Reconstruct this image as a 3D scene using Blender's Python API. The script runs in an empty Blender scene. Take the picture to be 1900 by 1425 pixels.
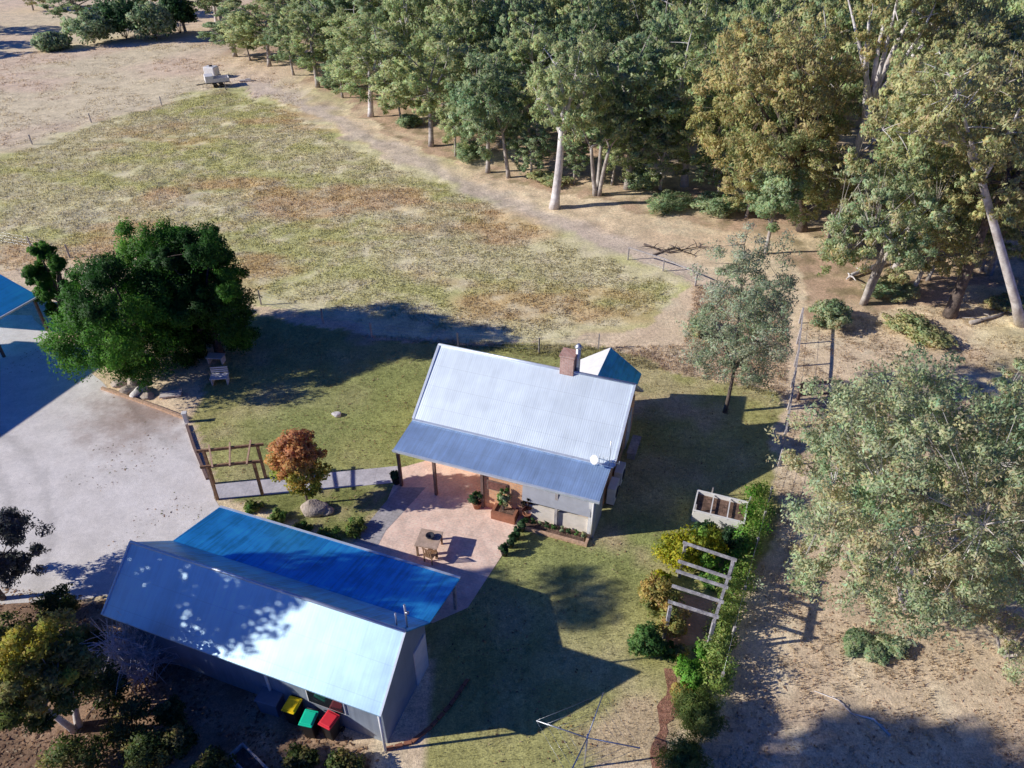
import bpy, math, random
import numpy as np
from mathutils import Vector, Matrix
R = math.radians
scene = bpy.context.scene
col = scene.collection
rng = np.random.default_rng(11)
random.seed(5)

# ------------------------------------------------------------------ survey: camera and ground points
PITCH, FPX, CAMH = R(36), 1372.0, 25.0
SP, CP = math.sin(PITCH), math.cos(PITCH)
def G(px, py, z=0.0):
    """world point at height z seen in the survey photo (1900x1425) at px,py"""
    u, v = (px-950)/FPX, (py-712.5)/FPX
    d = Vector((u, CP-v*SP, -SP-v*CP))
    t = (z-CAMH)/d.z
    return Vector((0, 0, CAMH)) + d*t
def G2(px, py):
    p = G(px, py); return (p.x, p.y)

# ------------------------------------------------------------------ helpers
def tag(o, label=None, cat=None, group=None, kind=None):
    if label: o['label'] = label
    if cat: o['category'] = cat
    if group: o['group'] = group
    if kind: o['kind'] = kind
    return o
def empty(name, loc, rz=0, label=None, cat=None, group=None):
    o = bpy.data.objects.new(name, None); col.objects.link(o)
    o.location = loc; o.rotation_euler = (0, 0, rz)
    return tag(o, label, cat, group)
def np_mesh(name, V, F, mat=None, cols=None, smooth=False, nor=None):
    me = bpy.data.meshes.new(name)
    V = np.asarray(V, np.float32); F = np.asarray(F, np.int32)
    n, k = F.shape
    me.vertices.add(len(V)); me.vertices.foreach_set('co', V.ravel())
    me.loops.add(n*k); me.loops.foreach_set('vertex_index', F.ravel())
    me.polygons.add(n); me.polygons.foreach_set('loop_start', np.arange(0, n*k, k, dtype=np.int32))
    if smooth: me.polygons.foreach_set('use_smooth', np.ones(n, bool))
    if cols is not None:
        a = me.attributes.new('col', 'FLOAT_COLOR', 'POINT')
        c = np.ones((len(V), 4), np.float32); c[:, :3] = cols
        a.data.foreach_set('color', c.ravel())
    if nor is not None:
        a = me.attributes.new('custom_normal', 'FLOAT_VECTOR', 'POINT')
        a.data.foreach_set('vector', np.ascontiguousarray(nor, np.float32).ravel())
    me.update(calc_edges=True)
    if mat: me.materials.append(mat)
    return me
def link(name, me, parent=None, loc=(0, 0, 0), rz=0):
    o = bpy.data.objects.new(name, me); col.objects.link(o)
    o.location = loc; o.rotation_euler = (0, 0, rz)
    if parent: o.parent = parent
    return o
class MB:
    def __init__(s): s.v, s.f, s.sm = [], [], []
    def add(s, vs, fs, sm=False):
        b = len(s.v); s.v += [tuple(v) for v in vs]
        s.f += [tuple(i+b for i in f) for f in fs]; s.sm += [sm]*len(fs); return s
    def box(s, c, d, rz=0, taper=1.0):
        x, y, z = d[0]/2, d[1]/2, d[2]/2; ca, sa = math.cos(rz), math.sin(rz); vs = []
        for k in (-1, 1):
            t = taper if k < 0 else 1
            for i, j in ((-1, -1), (1, -1), (1, 1), (-1, 1)):
                a, b = i*x*t, j*y*t
                vs.append((c[0]+a*ca-b*sa, c[1]+a*sa+b*ca, c[2]+k*z))
        return s.add(vs, [(3, 2, 1, 0), (4, 5, 6, 7), (0, 1, 5, 4), (1, 2, 6, 5), (2, 3, 7, 6), (3, 0, 4, 7)])
    def beam(s, p0, p1, w, h=None):
        p0, p1 = Vector(p0), Vector(p1); h = h or w
        d = (p1-p0).normalized()
        up = Vector((0, 0, 1)) if abs(d.z) < .95 else Vector((0, 1, 0))
        r = d.cross(up).normalized(); u = r.cross(d)
        vs = []
        for p in (p0, p1):
            for i, j in ((-1, -1), (1, -1), (1, 1), (-1, 1)): vs.append(p+r*(i*w/2)+u*(j*h/2))
        return s.add(vs, [(0, 1, 2, 3), (7, 6, 5, 4), (4, 5, 1, 0), (5, 6, 2, 1), (6, 7, 3, 2), (7, 4, 0, 3)])
    def tube(s, pts, rad, n=8, cap=True):
        pts = [Vector(p) for p in pts]
        if not hasattr(rad, '__len__'): rad = [rad]*len(pts)
        vs, fs = [], []; pr = None
        for i, p in enumerate(pts):
            d = (pts[min(i+1, len(pts)-1)]-pts[max(i-1, 0)]).normalized()
            if pr is None:
                a = Vector((1, 0, 0)) if abs(d.x) < .8 else Vector((0, 1, 0))
                pr = d.cross(a).normalized()
            else:
                pr = (pr-d*pr.dot(d)).normalized()
            q = d.cross(pr)
            for k in range(n):
                t = 2*math.pi*k/n
                vs.append(p+(pr*math.cos(t)+q*math.sin(t))*rad[i])
        for i in range(len(pts)-1):
            for k in range(n):
                k2 = (k+1) % n
                fs.append((i*n+k, i*n+k2, (i+1)*n+k2, (i+1)*n+k))
        s.add(vs, fs, True)
        if cap:
            b = len(s.v)-len(vs)
            s.f.append(tuple(b+k for k in reversed(range(n)))); s.sm.append(False)
            e = b+(len(pts)-1)*n
            s.f.append(tuple(e+k for k in range(n))); s.sm.append(False)
        return s
    def slab(s, a, b, c, d, th):
        """quad a,b,c,d (counter-clockwise from above) given thickness th downwards"""
        q = [Vector(x) for x in (a, b, c, d)]
        vs = q+[x-Vector((0, 0, th)) for x in q]
        return s.add(vs, [(0, 1, 2, 3), (7, 6, 5, 4), (0, 4, 5, 1), (1, 5, 6, 2), (2, 6, 7, 3), (3, 7, 4, 0)])
    def prism(s, poly, z0, z1):
        n = len(poly)
        vs = [(x, y, z0) for x, y in poly]+[(x, y, z1) for x, y in poly]
        return s.add(vs, [tuple(reversed(range(n))), tuple(range(n, 2*n))]+[(i, (i+1) % n, (i+1) % n+n, i+n) for i in range(n)])
    def lathe(s, prof, c=(0, 0, 0), n=14):
        vs, fs = [], []
        for r, z in prof:
            for k in range(n):
                t = 2*math.pi*k/n; vs.append((c[0]+r*math.cos(t), c[1]+r*math.sin(t), c[2]+z))
        for i in range(len(prof)-1):
            for k in range(n): fs.append((i*n+k, i*n+(k+1) % n, (i+1)*n+(k+1) % n, (i+1)*n+k))
        s.add(vs, fs, True)
        b = len(s.v)-len(vs)
        s.f.append(tuple(b+k for k in reversed(range(n)))); s.sm.append(False)
        e = b+(len(prof)-1)*n; s.f.append(tuple(e+k for k in range(n))); s.sm.append(False)
        return s
    def build(s, name, mat, parent=None, loc=(0, 0, 0), rz=0, label=None, cat=None, group=None, bevel=0):
        me = bpy.data.meshes.new(name); me.from_pydata(s.v, [], s.f); me.update()
        me.polygons.foreach_set('use_smooth', s.sm)
        if mat: me.materials.append(mat)
        o = link(name, me, parent, loc, rz); tag(o, label, cat, group)
        if bevel:
            m = o.modifiers.new('edge', 'BEVEL'); m.width = bevel; m.segments = 2; m.limit_method = 'ANGLE'
        return o
def copy_thing(o, loc, rz, label=None, scale=None):
    c = o.copy(); col.objects.link(c); c.location = loc; c.rotation_euler = (0, 0, rz)
    if scale is not None: c.scale = scale
    if label: c['label'] = label
    for ch in list(o.children):
        d = ch.copy(); col.objects.link(d); d.parent = c
        for g in list(ch.children):
            e = g.copy(); col.objects.link(e); e.parent = d
    return c

# value noise in numpy
def vnoise(x, y, seed=0):
    xi, yi = np.floor(x).astype(np.int64), np.floor(y).astype(np.int64)
    fx, fy = x-xi, y-yi; fx = fx*fx*(3-2*fx); fy = fy*fy*(3-2*fy)
    def h(a, b):
        n = (a*374761393+b*668265263+seed*974634777) & 0xffffffff
        n = ((n ^ (n >> 13))*1274126177) & 0xffffffff
        return ((n ^ (n >> 16)) & 0xffff)/65535.0
    return (h(xi, yi)*(1-fx)+h(xi+1, yi)*fx)*(1-fy)+(h(xi, yi+1)*(1-fx)+h(xi+1, yi+1)*fx)*fy
def fbm(x, y, seed=0, o=4):
    s, a, t = 0, 1, 0
    for i in range(o):
        s = s+a*vnoise(x*2**i, y*2**i, seed+i*7); t += a; a *= .55
    return s/t
def inpoly(x, y, poly):
    r = np.zeros(x.shape, bool); n = len(poly)
    for i in range(n):
        x0, y0 = poly[i]; x1, y1 = poly[(i+1) % n]
        if y0 == y1: continue
        c = ((y0 > y) != (y1 > y)) & (x < (x1-x0)*(y-y0)/(y1-y0)+x0)
        r ^= c
    return r
def segdist(x, y, pts):
    d = np.full(x.shape, 1e9)
    for (x0, y0), (x1, y1) in zip(pts[:-1], pts[1:]):
        dx, dy = x1-x0, y1-y0
        t = np.clip(((x-x0)*dx+(y-y0)*dy)/(dx*dx+dy*dy+1e-9), 0, 1)
        d = np.minimum(d, np.hypot(x-x0-t*dx, y-y0-t*dy))
    return d

# ------------------------------------------------------------------ materials
def nodes(name):
    m = bpy.data.materials.new(name); m.use_nodes = True
    nt = m.node_tree; b = nt.nodes['Principled BSDF']
    return m, nt, b
def N(nt, t, **kw):
    n = nt.nodes.new(t)
    for k, v in kw.items():
        if k in n.inputs: n.inputs[k].default_value = v
        else: setattr(n, k, v)
    return n
def mulnoise(nt, src, scale, lo, hi, detail=4, vec=None, rough=.6):
    t = N(nt, 'ShaderNodeTexNoise', Scale=scale, Detail=detail, Roughness=rough)
    if vec: nt.links.new(vec, t.inputs['Vector'])
    mr = N(nt, 'ShaderNodeMapRange'); mr.inputs[1].default_value = .3; mr.inputs[2].default_value = .7
    mr.inputs[3].default_value = lo; mr.inputs[4].default_value = hi
    nt.links.new(t.outputs['Fac'], mr.inputs[0])
    vm = N(nt, 'ShaderNodeVectorMath', operation='SCALE')
    nt.links.new(src, vm.inputs[0]); nt.links.new(mr.outputs[0], vm.inputs['Scale'])
    return vm.outputs[0], t
def mat(name, c, rough=.8, metal=0, ns=6, amt=.25, c2=None, bump=.0, bscale=None, spec=.3):
    m, nt, b = nodes(name)
    tc = N(nt, 'ShaderNodeTexCoord')
    rgb = N(nt, 'ShaderNodeRGB'); rgb.outputs[0].default_value = (*c, 1)
    src = rgb.outputs[0]
    if c2:
        mx = N(nt, 'ShaderNodeMix', data_type='RGBA'); mx.inputs['A'].default_value = (*c, 1); mx.inputs['B'].default_value = (*c2, 1)
        t = N(nt, 'ShaderNodeTexNoise', Scale=ns*.4, Detail=5, Roughness=.65); nt.links.new(tc.outputs['Object'], t.inputs['Vector'])
        r = N(nt, 'ShaderNodeMapRange'); r.inputs[1].default_value = .38; r.inputs[2].default_value = .62
        nt.links.new(t.outputs['Fac'], r.inputs[0]); nt.links.new(r.outputs[0], mx.inputs['Factor']); src = mx.outputs['Result']
    out, t = mulnoise(nt, src, ns, 1-amt, 1+amt, vec=tc.outputs['Object'])
    nt.links.new(out, b.inputs['Base Color'])
    b.inputs['Roughness'].default_value = rough; b.inputs['Metallic'].default_value = metal
    b.inputs['Specular IOR Level'].default_value = spec
    if bump:
        t2 = N(nt, 'ShaderNodeTexNoise', Scale=bscale or ns*3, Detail=4); nt.links.new(tc.outputs['Object'], t2.inputs['Vector'])
        bp = N(nt, 'ShaderNodeBump', Strength=bump, Distance=.05); nt.links.new(t2.outputs['Fac'], bp.inputs['Height'])
        nt.links.new(bp.outputs[0], b.inputs['Normal'])
    return m
def leafmat(name, transl=.25, rough=.6):
    m, nt, b = nodes(name)
    at = N(nt, 'ShaderNodeAttribute', attribute_name='col')
    nt.links.new(at.outputs['Color'], b.inputs['Base Color'])
    b.inputs['Roughness'].default_value = rough; b.inputs['Specular IOR Level'].default_value = .35
    tr = N(nt, 'ShaderNodeBsdfTranslucent'); nt.links.new(at.outputs['Color'], tr.inputs['Color'])
    mx = N(nt, 'ShaderNodeMixShader'); mx.inputs[0].default_value = transl
    nt.links.new(b.outputs[0], mx.inputs[1]); nt.links.new(tr.outputs[0], mx.inputs[2])
    nt.links.new(mx.outputs[0], nt.nodes['Material Output'].inputs['Surface'])
    return m
def groundmat(name, fine=7.0, lo=.55, hi=1.4, bump=.6):
    m, nt, b = nodes(name)
    at = N(nt, 'ShaderNodeAttribute', attribute_name='col')
    tc = N(nt, 'ShaderNodeTexCoord'); v = tc.outputs['Object']
    o, t1 = mulnoise(nt, at.outputs['Color'], fine, lo, hi, detail=6, vec=v, rough=.75)
    o, t2 = mulnoise(nt, o, fine*.16, .8, 1.2, detail=4, vec=v)
    o, t3 = mulnoise(nt, o, fine*3.5, .72, 1.28, detail=2, vec=v)
    nt.links.new(o, b.inputs['Base Color'])
    b.inputs['Roughness'].default_value = .95; b.inputs['Specular IOR Level'].default_value = .1
    bp = N(nt, 'ShaderNodeBump', Strength=bump, Distance=.25); nt.links.new(t1.outputs['Fac'], bp.inputs['Height'])
    nt.links.new(bp.outputs[0], b.inputs['Normal'])
    return m
def brickmat(name, c1, c2, mortar, w=.24, h=.086, axis='XZ', rough=.85, off=.5):
    m, nt, b = nodes(name)
    tc = N(nt, 'ShaderNodeTexCoord'); sx = N(nt, 'ShaderNodeSeparateXYZ'); cb = N(nt, 'ShaderNodeCombineXYZ')
    nt.links.new(tc.outputs['Object'], sx.inputs[0])
    if axis == 'XZ':
        ad = N(nt, 'ShaderNodeMath', operation='ADD'); nt.links.new(sx.outputs[0], ad.inputs[0]); nt.links.new(sx.outputs[1], ad.inputs[1])
        nt.links.new(ad.outputs[0], cb.inputs[0]); nt.links.new(sx.outputs[2], cb.inputs[1])
    else:
        nt.links.new(sx.outputs[0], cb.inputs[0]); nt.links.new(sx.outputs[1], cb.inputs[1])
    br = N(nt, 'ShaderNodeTexBrick', Scale=1.0); br.offset = off
    br.inputs['Brick Width'].default_value = w; br.inputs['Row Height'].default_value = h
    br.inputs['Mortar Size'].default_value = .008; br.inputs['Bias'].default_value = 0
    br.inputs['Color1'].default_value = (*c1, 1); br.inputs['Color2'].default_value = (*c2, 1); br.inputs['Mortar'].default_value = (*mortar, 1)
    nt.links.new(cb.outputs[0], br.inputs['Vector'])
    o, t = mulnoise(nt, br.outputs['Color'], 1.3, .8, 1.2, vec=tc.outputs['Object'])
    o, t = mulnoise(nt, o, 9, .85, 1.15, vec=tc.outputs['Object'])
    nt.links.new(o, b.inputs['Base Color']); b.inputs['Roughness'].default_value = rough
    return m
def roofmat(name, c, rough=.36, metal=.85, period=.105, bump=.2, dirt=.12, coat=0):
    m, nt, b = nodes(name)
    tc = N(nt, 'ShaderNodeTexCoord')
    wv = N(nt, 'ShaderNodeTexWave', wave_type='BANDS', bands_direction='X', Scale=2*math.pi/20/period, Distortion=0)
    nt.links.new(tc.outputs['Object'], wv.inputs['Vector'])
    sx = N(nt, 'ShaderNodeSeparateXYZ'); nt.links.new(tc.outputs['Object'], sx.inputs[0])
    fl = N(nt, 'ShaderNodeMath', operation='SNAP'); fl.inputs[1].default_value = .76; nt.links.new(sx.outputs[0], fl.inputs[0])
    wn = N(nt, 'ShaderNodeTexWhiteNoise', noise_dimensions='1D'); nt.links.new(fl.outputs[0], wn.inputs['W'])
    mr = N(nt, 'ShaderNodeMapRange'); mr.inputs[3].default_value = .95; mr.inputs[4].default_value = 1.05; nt.links.new(wn.outputs['Value'], mr.inputs[0])
    rgb = N(nt, 'ShaderNodeRGB'); rgb.outputs[0].default_value = (*c, 1)
    vm = N(nt, 'ShaderNodeVectorMath', operation='SCALE'); nt.links.new(rgb.outputs[0], vm.inputs[0]); nt.links.new(mr.outputs[0], vm.inputs['Scale'])
    o, t = mulnoise(nt, vm.outputs[0], 1.1, 1-dirt, 1+dirt, vec=tc.outputs['Object'], detail=6)
    mp = N(nt, 'ShaderNodeMapping'); mp.inputs['Scale'].default_value = (7, .45, .45); nt.links.new(tc.outputs['Object'], mp.inputs['Vector'])
    o, t4 = mulnoise(nt, o, 1.0, 1-dirt*1.2, 1+dirt*.7, vec=mp.outputs[0], detail=5)
    # screw rows: thin darker lines every 0.9 m down the slope
    dv = N(nt, 'ShaderNodeMath', operation='PINGPONG'); dv.inputs[1].default_value = .45; nt.links.new(sx.outputs[1], dv.inputs[0])
    lt = N(nt, 'ShaderNodeMath', operation='LESS_THAN'); lt.inputs[1].default_value = .012; nt.links.new(dv.outputs[0], lt.inputs[0])
    ma = N(nt, 'ShaderNodeMath', operation='MULTIPLY_ADD'); ma.inputs[1].default_value = -.1; ma.inputs[2].default_value = 1; nt.links.new(lt.outputs[0], ma.inputs[0])
    v5 = N(nt, 'ShaderNodeVectorMath', operation='SCALE'); nt.links.new(o, v5.inputs[0]); nt.links.new(ma.outputs[0], v5.inputs['Scale']); o = v5.outputs[0]
    nt.links.new(o, b.inputs['Base Color'])
    r2 = N(nt, 'ShaderNodeMapRange'); r2.inputs[3].default_value = rough-.06; r2.inputs[4].default_value = rough+.08
    nt.links.new(t.outputs['Fac'], r2.inputs[0]); nt.links.new(r2.outputs[0], b.inputs['Roughness'])
    b.inputs['Metallic'].default_value = metal
    b.inputs['Coat Weight'].default_value = coat; b.inputs['Coat Roughness'].default_value = .42; b.inputs['Coat IOR'].default_value = 2.0
    bp = N(nt, 'ShaderNodeBump', Strength=bump, Distance=.018); nt.links.new(wv.outputs['Fac'], bp.inputs['Height'])
    nt.links.new(bp.outputs[0], b.inputs['Normal'])
    return m
M = {}
M['leaf'] = leafmat('leaf_surface', .45)
M['ground'] = groundmat('ground_surface', fine=4.5, lo=.68, hi=1.36, bump=.28)
M['tuft'] = leafmat('grass_blade', .3, .9)
M['bark_pale'] = mat('pale_gum_bark', (.52, .47, .42), .85, ns=3, amt=.3, c2=(.26, .22, .2), bump=.4)
M['bark_white'] = mat('white_gum_bark', (.78, .74, .72), .8, ns=3, amt=.2, c2=(.5, .44, .42), bump=.3)
M['bark_dark'] = mat('dark_bark', (.1, .08, .07), .95, ns=5, amt=.4, c2=(.17, .13, .11), bump=.6)
M['twig'] = mat('bare_twig', (.75, .69, .7), .9, ns=5, amt=.3)
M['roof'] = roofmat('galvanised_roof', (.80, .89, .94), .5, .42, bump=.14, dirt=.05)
M['roof_ver'] = roofmat('verandah_roof_metal', (.46, .64, .88), .5, .6, bump=.3)  # same metal as the main roof, reflected sky put into its bluer colour
M['roof_shed'] = roofmat('shed_roof_metal', (.52, .80, 1.0), .43, .42, bump=.03, dirt=.09, coat=.9)  # lit copy of the shed metal: near-slope sun glare put into the paler colour
M['roof_sky_tint'] = roofmat('sky_tinted_roof_metal', (.05, .5, 1.0), .42, .6, bump=.2, dirt=.28)  # shaded copy of the same metal: reflected sky put into the blue base
M['flash'] = mat('roof_flashing', (.72, .78, .85), .4, .4, ns=4, amt=.1)
M['brick'] = brickmat('orange_brick', (.78, .38, .19), (.84, .48, .26), (.55, .45, .36))
M['brick_red'] = brickmat('chimney_brick', (.5, .26, .2), (.6, .36, .28), (.6, .52, .46))
M['paver'] = brickmat('patio_brick', (.94, .67, .52), (.96, .73, .58), (.82, .62, .5), .23, .115, 'XY')
M['paver_grey'] = brickmat('grey_paver', (.42, .39, .38), (.5, .46, .45), (.3, .28, .27), .4, .2, 'XY')
M['paver_orange'] = brickmat('orange_paver', (.62, .33, .2), (.7, .4, .26), (.5, .34, .25), .23, .115, 'XY')
M['path'] = brickmat('path_slab', (.56, .53, .54), (.6, .57, .58), (.42, .4, .4), 1.2, 3, 'XY', off=0)
M['timber'] = mat('brown_timber', (.25, .14, .08), .85, ns=8, amt=.3, c2=(.34, .21, .13), bump=.3)
M['timber_grey'] = mat('weathered_timber', (.5, .46, .45), .9, ns=8, amt=.25, c2=(.38, .34, .33), bump=.3)
M['timber_pergola'] = mat('old_pergola_timber', (.46, .44, .45), .9, ns=7, amt=.35, c2=(.3, .28, .29), bump=.5)
M['timber_post'] = mat('dark_post_timber', (.2, .13, .11), .9, ns=8, amt=.3)
M['timber_edge'] = mat('edging_timber', (.55, .36, .24), .9, ns=8, amt=.3)
M['white'] = mat('white_paint', (.8, .78, .76), .5, ns=3, amt=.08)
M['cream'] = mat('cream_cladding', (.82, .74, .64), .7, ns=3, amt=.12)
M['blind'] = mat('blind_fabric', (.45, .46, .5), .6, ns=3, amt=.1)
M['clad'] = mat('shed_cladding', (.42, .46, .52), .6, .2, ns=2, amt=.15)
M['glass'] = mat('dark_glass', (.02, .025, .03), .08, 0, ns=2, amt=.1, spec=.6)
M['steel'] = mat('galvanised_steel', (.6, .62, .65), .4, .8, ns=5, amt=.12)
M['steel_dark'] = mat('dark_steel', (.07, .07, .08), .5, .5, ns=5, amt=.2)
M['black'] = mat('black_plastic', (.02, .02, .022), .5, 0, ns=5, amt=.2)
M['yellow'] = mat('yellow_plastic', (.9, .62, .01), .4, ns=3, amt=.08)
M['green'] = mat('green_plastic', (.01, .6, .36), .4, ns=3, amt=.08)
M['red'] = mat('red_plastic', (.75, .04, .06), .4, ns=3, amt=.08)
M['greybin'] = mat('grey_plastic', (.2, .23, .29), .5, ns=3, amt=.1)
M['terra'] = mat('terracotta', (.35, .15, .09), .85, ns=6, amt=.2)
M['soil'] = mat('brown_soil', (.13, .08, .06), 1, ns=7, amt=.5, c2=(.24, .15, .11), bump=.8)
M['mulch'] = mat('red_mulch', (.3, .14, .09), 1, ns=9, amt=.5, c2=(.42, .22, .15), bump=.8)
M['rock'] = mat('pale_rock', (.55, .45, .36), .95, ns=3, amt=.25, c2=(.42, .36, .32), bump=.8)
M['rockwhite'] = mat('white_rock', (.75, .7, .66), .95, ns=3, amt=.2, bump=.6)
M['bag'] = mat('pale_board', (.7, .62, .56), .9, ns=4, amt=.2)

# ------------------------------------------------------------------ zones of the ground
def poly(*pts): return [G2(*p) for p in pts]
Z = dict(
    lawn=poly((345, 775), (400, 640), (480, 590), (690, 625), (900, 640), (1110, 640), (1260, 690), (1440, 740), (1425, 930), (1330, 1280), (1215, 1424), (800, 1424), (800, 1250), (700, 1010), (420, 930), (385, 860)),
    paddock=poly((-120, 330), (60, 270), (170, 225), (420, 160), (560, 205), (640, 260), (900, 360), (1130, 472), (1285, 535), (1250, 590), (1050, 642), (700, 620), (490, 560), (330, 480), (-120, 520)),
    forest=poly((400, 85), (560, 135), (690, 225), (800, 285), (940, 330), (1110, 372), (1300, 420), (1450, 450), (1500, 600), (1900, 520), (2600, 420), (2600, -150), (1500, -200), (500, -60)),
    field=poly((-900, -150), (560, 10), (560, 205), (420, 160), (170, 225), (60, 270), (-900, 360)),
    bareyard=poly((-200, 1070), (200, 1110), (700, 1400), (720, 1900), (-600, 1900)),
    frontbed=poly((420, 930), (560, 905), (735, 905), (650, 1000), (560, 985)),
)
TRACK = [G2(*p) for p in ((430, 150), (560, 190), (650, 240), (800, 310), (900, 355), (1020, 410), (1130, 460), (1290, 520))]
FIELDTRACK = [G2(*p) for p in ((-60, 300), (60, 262), (170, 222), (400, 168), (440, 155))]
BANK = [G2(*p) for p in ((1440, 800), (1700, 640), (2300, 700), (2300, 1500), (1330, 1500), (1380, 1080))]
def lerp(a, b, t): return a+(b-a)*t[:, None]
def limit(C, m=.82):
    C = np.maximum(C, .01); return C*np.minimum(1, m/C.max(1))[:, None]
def zone_color(x, y):
    wx = x+(fbm(x*.25, y*.25, 3)-.5)*3.2*np.clip(y/40, .35, 3); wy = y+(fbm(x*.25, y*.25, 9)-.5)*3.2*np.clip(y/40, .35, 3)
    n1, n2, n3 = fbm(x*.09, y*.09, 21), fbm(x*.3, y*.3, 33), fbm(x*.9, y*.9, 41)
    A = lambda *c: np.array(c, float)[None, :]
    C = np.repeat(A(.52, .405, .27), len(x), 0)                       # dry straw grass
    C = lerp(C, A(.43, .31, .21), np.clip((n2-.5)*2.5, 0, .42))         # brown litter
    C = lerp(C, A(.60, .50, .34), np.clip((n3-.55)*4, 0, .8))
    C = lerp(C, A(.32, .30, .14), np.clip((n1-.52)*3, 0, .6))
    m = inpoly(wx, wy, Z['field'])
    F = np.repeat(A(.60, .465, .33), len(x), 0)
    F = lerp(F, A(.55, .41, .29), np.clip((n2-.45)*2, 0, .5)); F = lerp(F, A(.5, .46, .28), np.clip((n1-.5)*4, 0, .5))
    C[m] = F[m]
    m = inpoly(wx, wy, Z['paddock'])
    F = np.repeat(A(.47, .42, .24), len(x), 0)
    F = lerp(F, A(.33, .33, .11), np.clip((fbm(x*.11+y*.05, y*.2, 61)-.42)*3.5, 0, .65))
    F = lerp(F, A(.46, .26, .15), np.clip((fbm(x*.08, y*.16, 77)-.5)*4, 0, .5))
    F = lerp(F, A(.60, .52, .35), np.clip((n3-.5)*3, 0, .6))
    C[m] = F[m]
    m = inpoly(wx, wy, Z['lawn'])
    F = np.repeat(A(.275, .26, .10), len(x), 0)
    F = lerp(F, A(.37, .31, .17), np.clip((n2-.47)*4, 0, .8))
    F = lerp(F, A(.19, .215, .072), np.clip((n1-.45)*4, 0, .8))
    F = lerp(F, A(.40, .30, .19), np.clip((fbm(x*.22, y*.22, 91)-.6)*6, 0, .8))
    C[m] = F[m]
    m = inpoly(wx, wy, Z['forest'])
    F = np.repeat(A(.36, .25, .17), len(x), 0); F = lerp(F, A(.5, .4, .26), np.clip((n2-.45)*4, 0, 1)); F = lerp(F, A(.2, .16, .09), np.clip((n3-.5)*4, 0, .8))
    C[m] = F[m]
    m = inpoly(wx, wy, Z['bareyard'])
    F = np.repeat(A(.22, .14, .095), len(x), 0); F = lerp(F, A(.36, .24, .15), np.clip((n2-.48)*5, 0, 1)); F = lerp(F, A(.14, .09, .06), np.clip((n3-.5)*5, 0, .8))
    C[m] = F[m]
    m = inpoly(wx, wy, Z['frontbed'])
    F = np.repeat(A(.17, .18, .06), len(x), 0); F = lerp(F, A(.3, .25, .13), np.clip((n3-.5)*4, 0, .8))
    C[m] = F[m]
    C[inpoly(wx, wy, BANK)] *= .84
    d = segdist(wx, wy, TRACK); t = np.clip(1.1-d/1.9, 0, .75)
    C = lerp(C, A(.40, .33, .27), t)
    d = segdist(wx, wy, FIELDTRACK); C = lerp(C, A(.38, .3, .2), np.clip(.7-d/1.2, 0, .6))
    return limit(C*1.7)
def axis(lo, hi, step, far, g=1.22):
    a = list(np.arange(lo, hi+1e-6, step)); s = step; p = a[-1]; up = []
    while p < far: s *= g; p += s; up.append(p)
    s = step; p = a[0]; dn = []
    while p > -far: s *= g; p -= s; dn.append(p)
    return np.array(dn[::-1]+a+up)
gx, gy = axis(-40, 48, .3, 1800), axis(11, 90, .3, 1800)
X, Y = np.meshgrid(gx, gy); x, y = X.ravel(), Y.ravel()
def relief(x, y):
    """small humps away from the buildings"""
    far = np.clip((y-46)/14, 0, 1)+np.clip((x-20)/6, 0, 1)*np.clip((y-8)/6, 0, 1)
    return np.clip(far, 0, 1)*((fbm(x*.12, y*.12, 5)-.5)*.5+(fbm(x*.7, y*.7, 6)-.5)*.22)
nx, ny = len(gx), len(gy)
idx = np.arange(nx*ny).reshape(ny, nx)
F = np.stack([idx[:-1, :-1], idx[:-1, 1:], idx[1:, 1:], idx[1:, :-1]], -1).reshape(-1, 4)
g = link('ground', np_mesh('ground', np.stack([x, y, relief(x, y)], 1), F, M['ground'], zone_color(x, y), smooth=True))
tag(g, 'dry grass paddock, lawn and bare earth around the cottage', kind='structure')

# ------------------------------------------------------------------ driveway, path, paving
def sheet(name, pts, z, m, label, rz=None, org=None):
    """flat sheet; rz/org give it a local frame so its paving follows the buildings"""
    o = Vector((*(org or pts[0]), 0)); a = rz or 0
    vs = []
    for p in pts:
        dx, dy = p[0]-o.x, p[1]-o.y
        vs.append((dx*math.cos(-a)-dy*math.sin(-a), dx*math.sin(-a)+dy*math.cos(-a), 0))
    b = MB().add(vs, [tuple(range(len(vs)))])
    ob = b.build(name, m, None, (o.x, o.y, z), a)
    return tag(ob, label, kind='structure')
AX = R(-20)
# pale gravel/concrete driveway with a brown stain
dm, nt, b = nodes('driveway_surface')
tc = N(nt, 'ShaderNodeTexCoord'); rgb = N(nt, 'ShaderNodeMix', data_type='RGBA')
rgb.inputs['A'].default_value = (.88, .82, .765, 1); rgb.inputs['B'].default_value = (.77, .71, .65, 1)
t0 = N(nt, 'ShaderNodeTexNoise', Scale=.5, Detail=8, Roughness=.7); nt.links.new(tc.outputs['Object'], t0.inputs['Vector'])
mr = N(nt, 'ShaderNodeMapRange'); mr.inputs[1].default_value = .4; mr.inputs[2].default_value = .65
nt.links.new(t0.outputs['Fac'], mr.inputs[0]); nt.links.new(mr.outputs[0], rgb.inputs['Factor'])
sc_ = G(265, 762)
ds = N(nt, 'ShaderNodeVectorMath', operation='DISTANCE'); ds.inputs[1].default_value = (sc_.x, sc_.y, 0)
t1 = N(nt, 'ShaderNodeTexNoise', Scale=.9, Detail=5, Roughness=.7); nt.links.new(tc.outputs['Object'], t1.inputs['Vector'])
s1 = N(nt, 'ShaderNodeMath', operation='MULTIPLY_ADD'); s1.inputs[1].default_value = 7; s1.inputs[2].default_value = -3.5
nt.links.new(t1.outputs['Fac'], s1.inputs[0]); nt.links.new(tc.outputs['Object'], ds.inputs[0])
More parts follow.
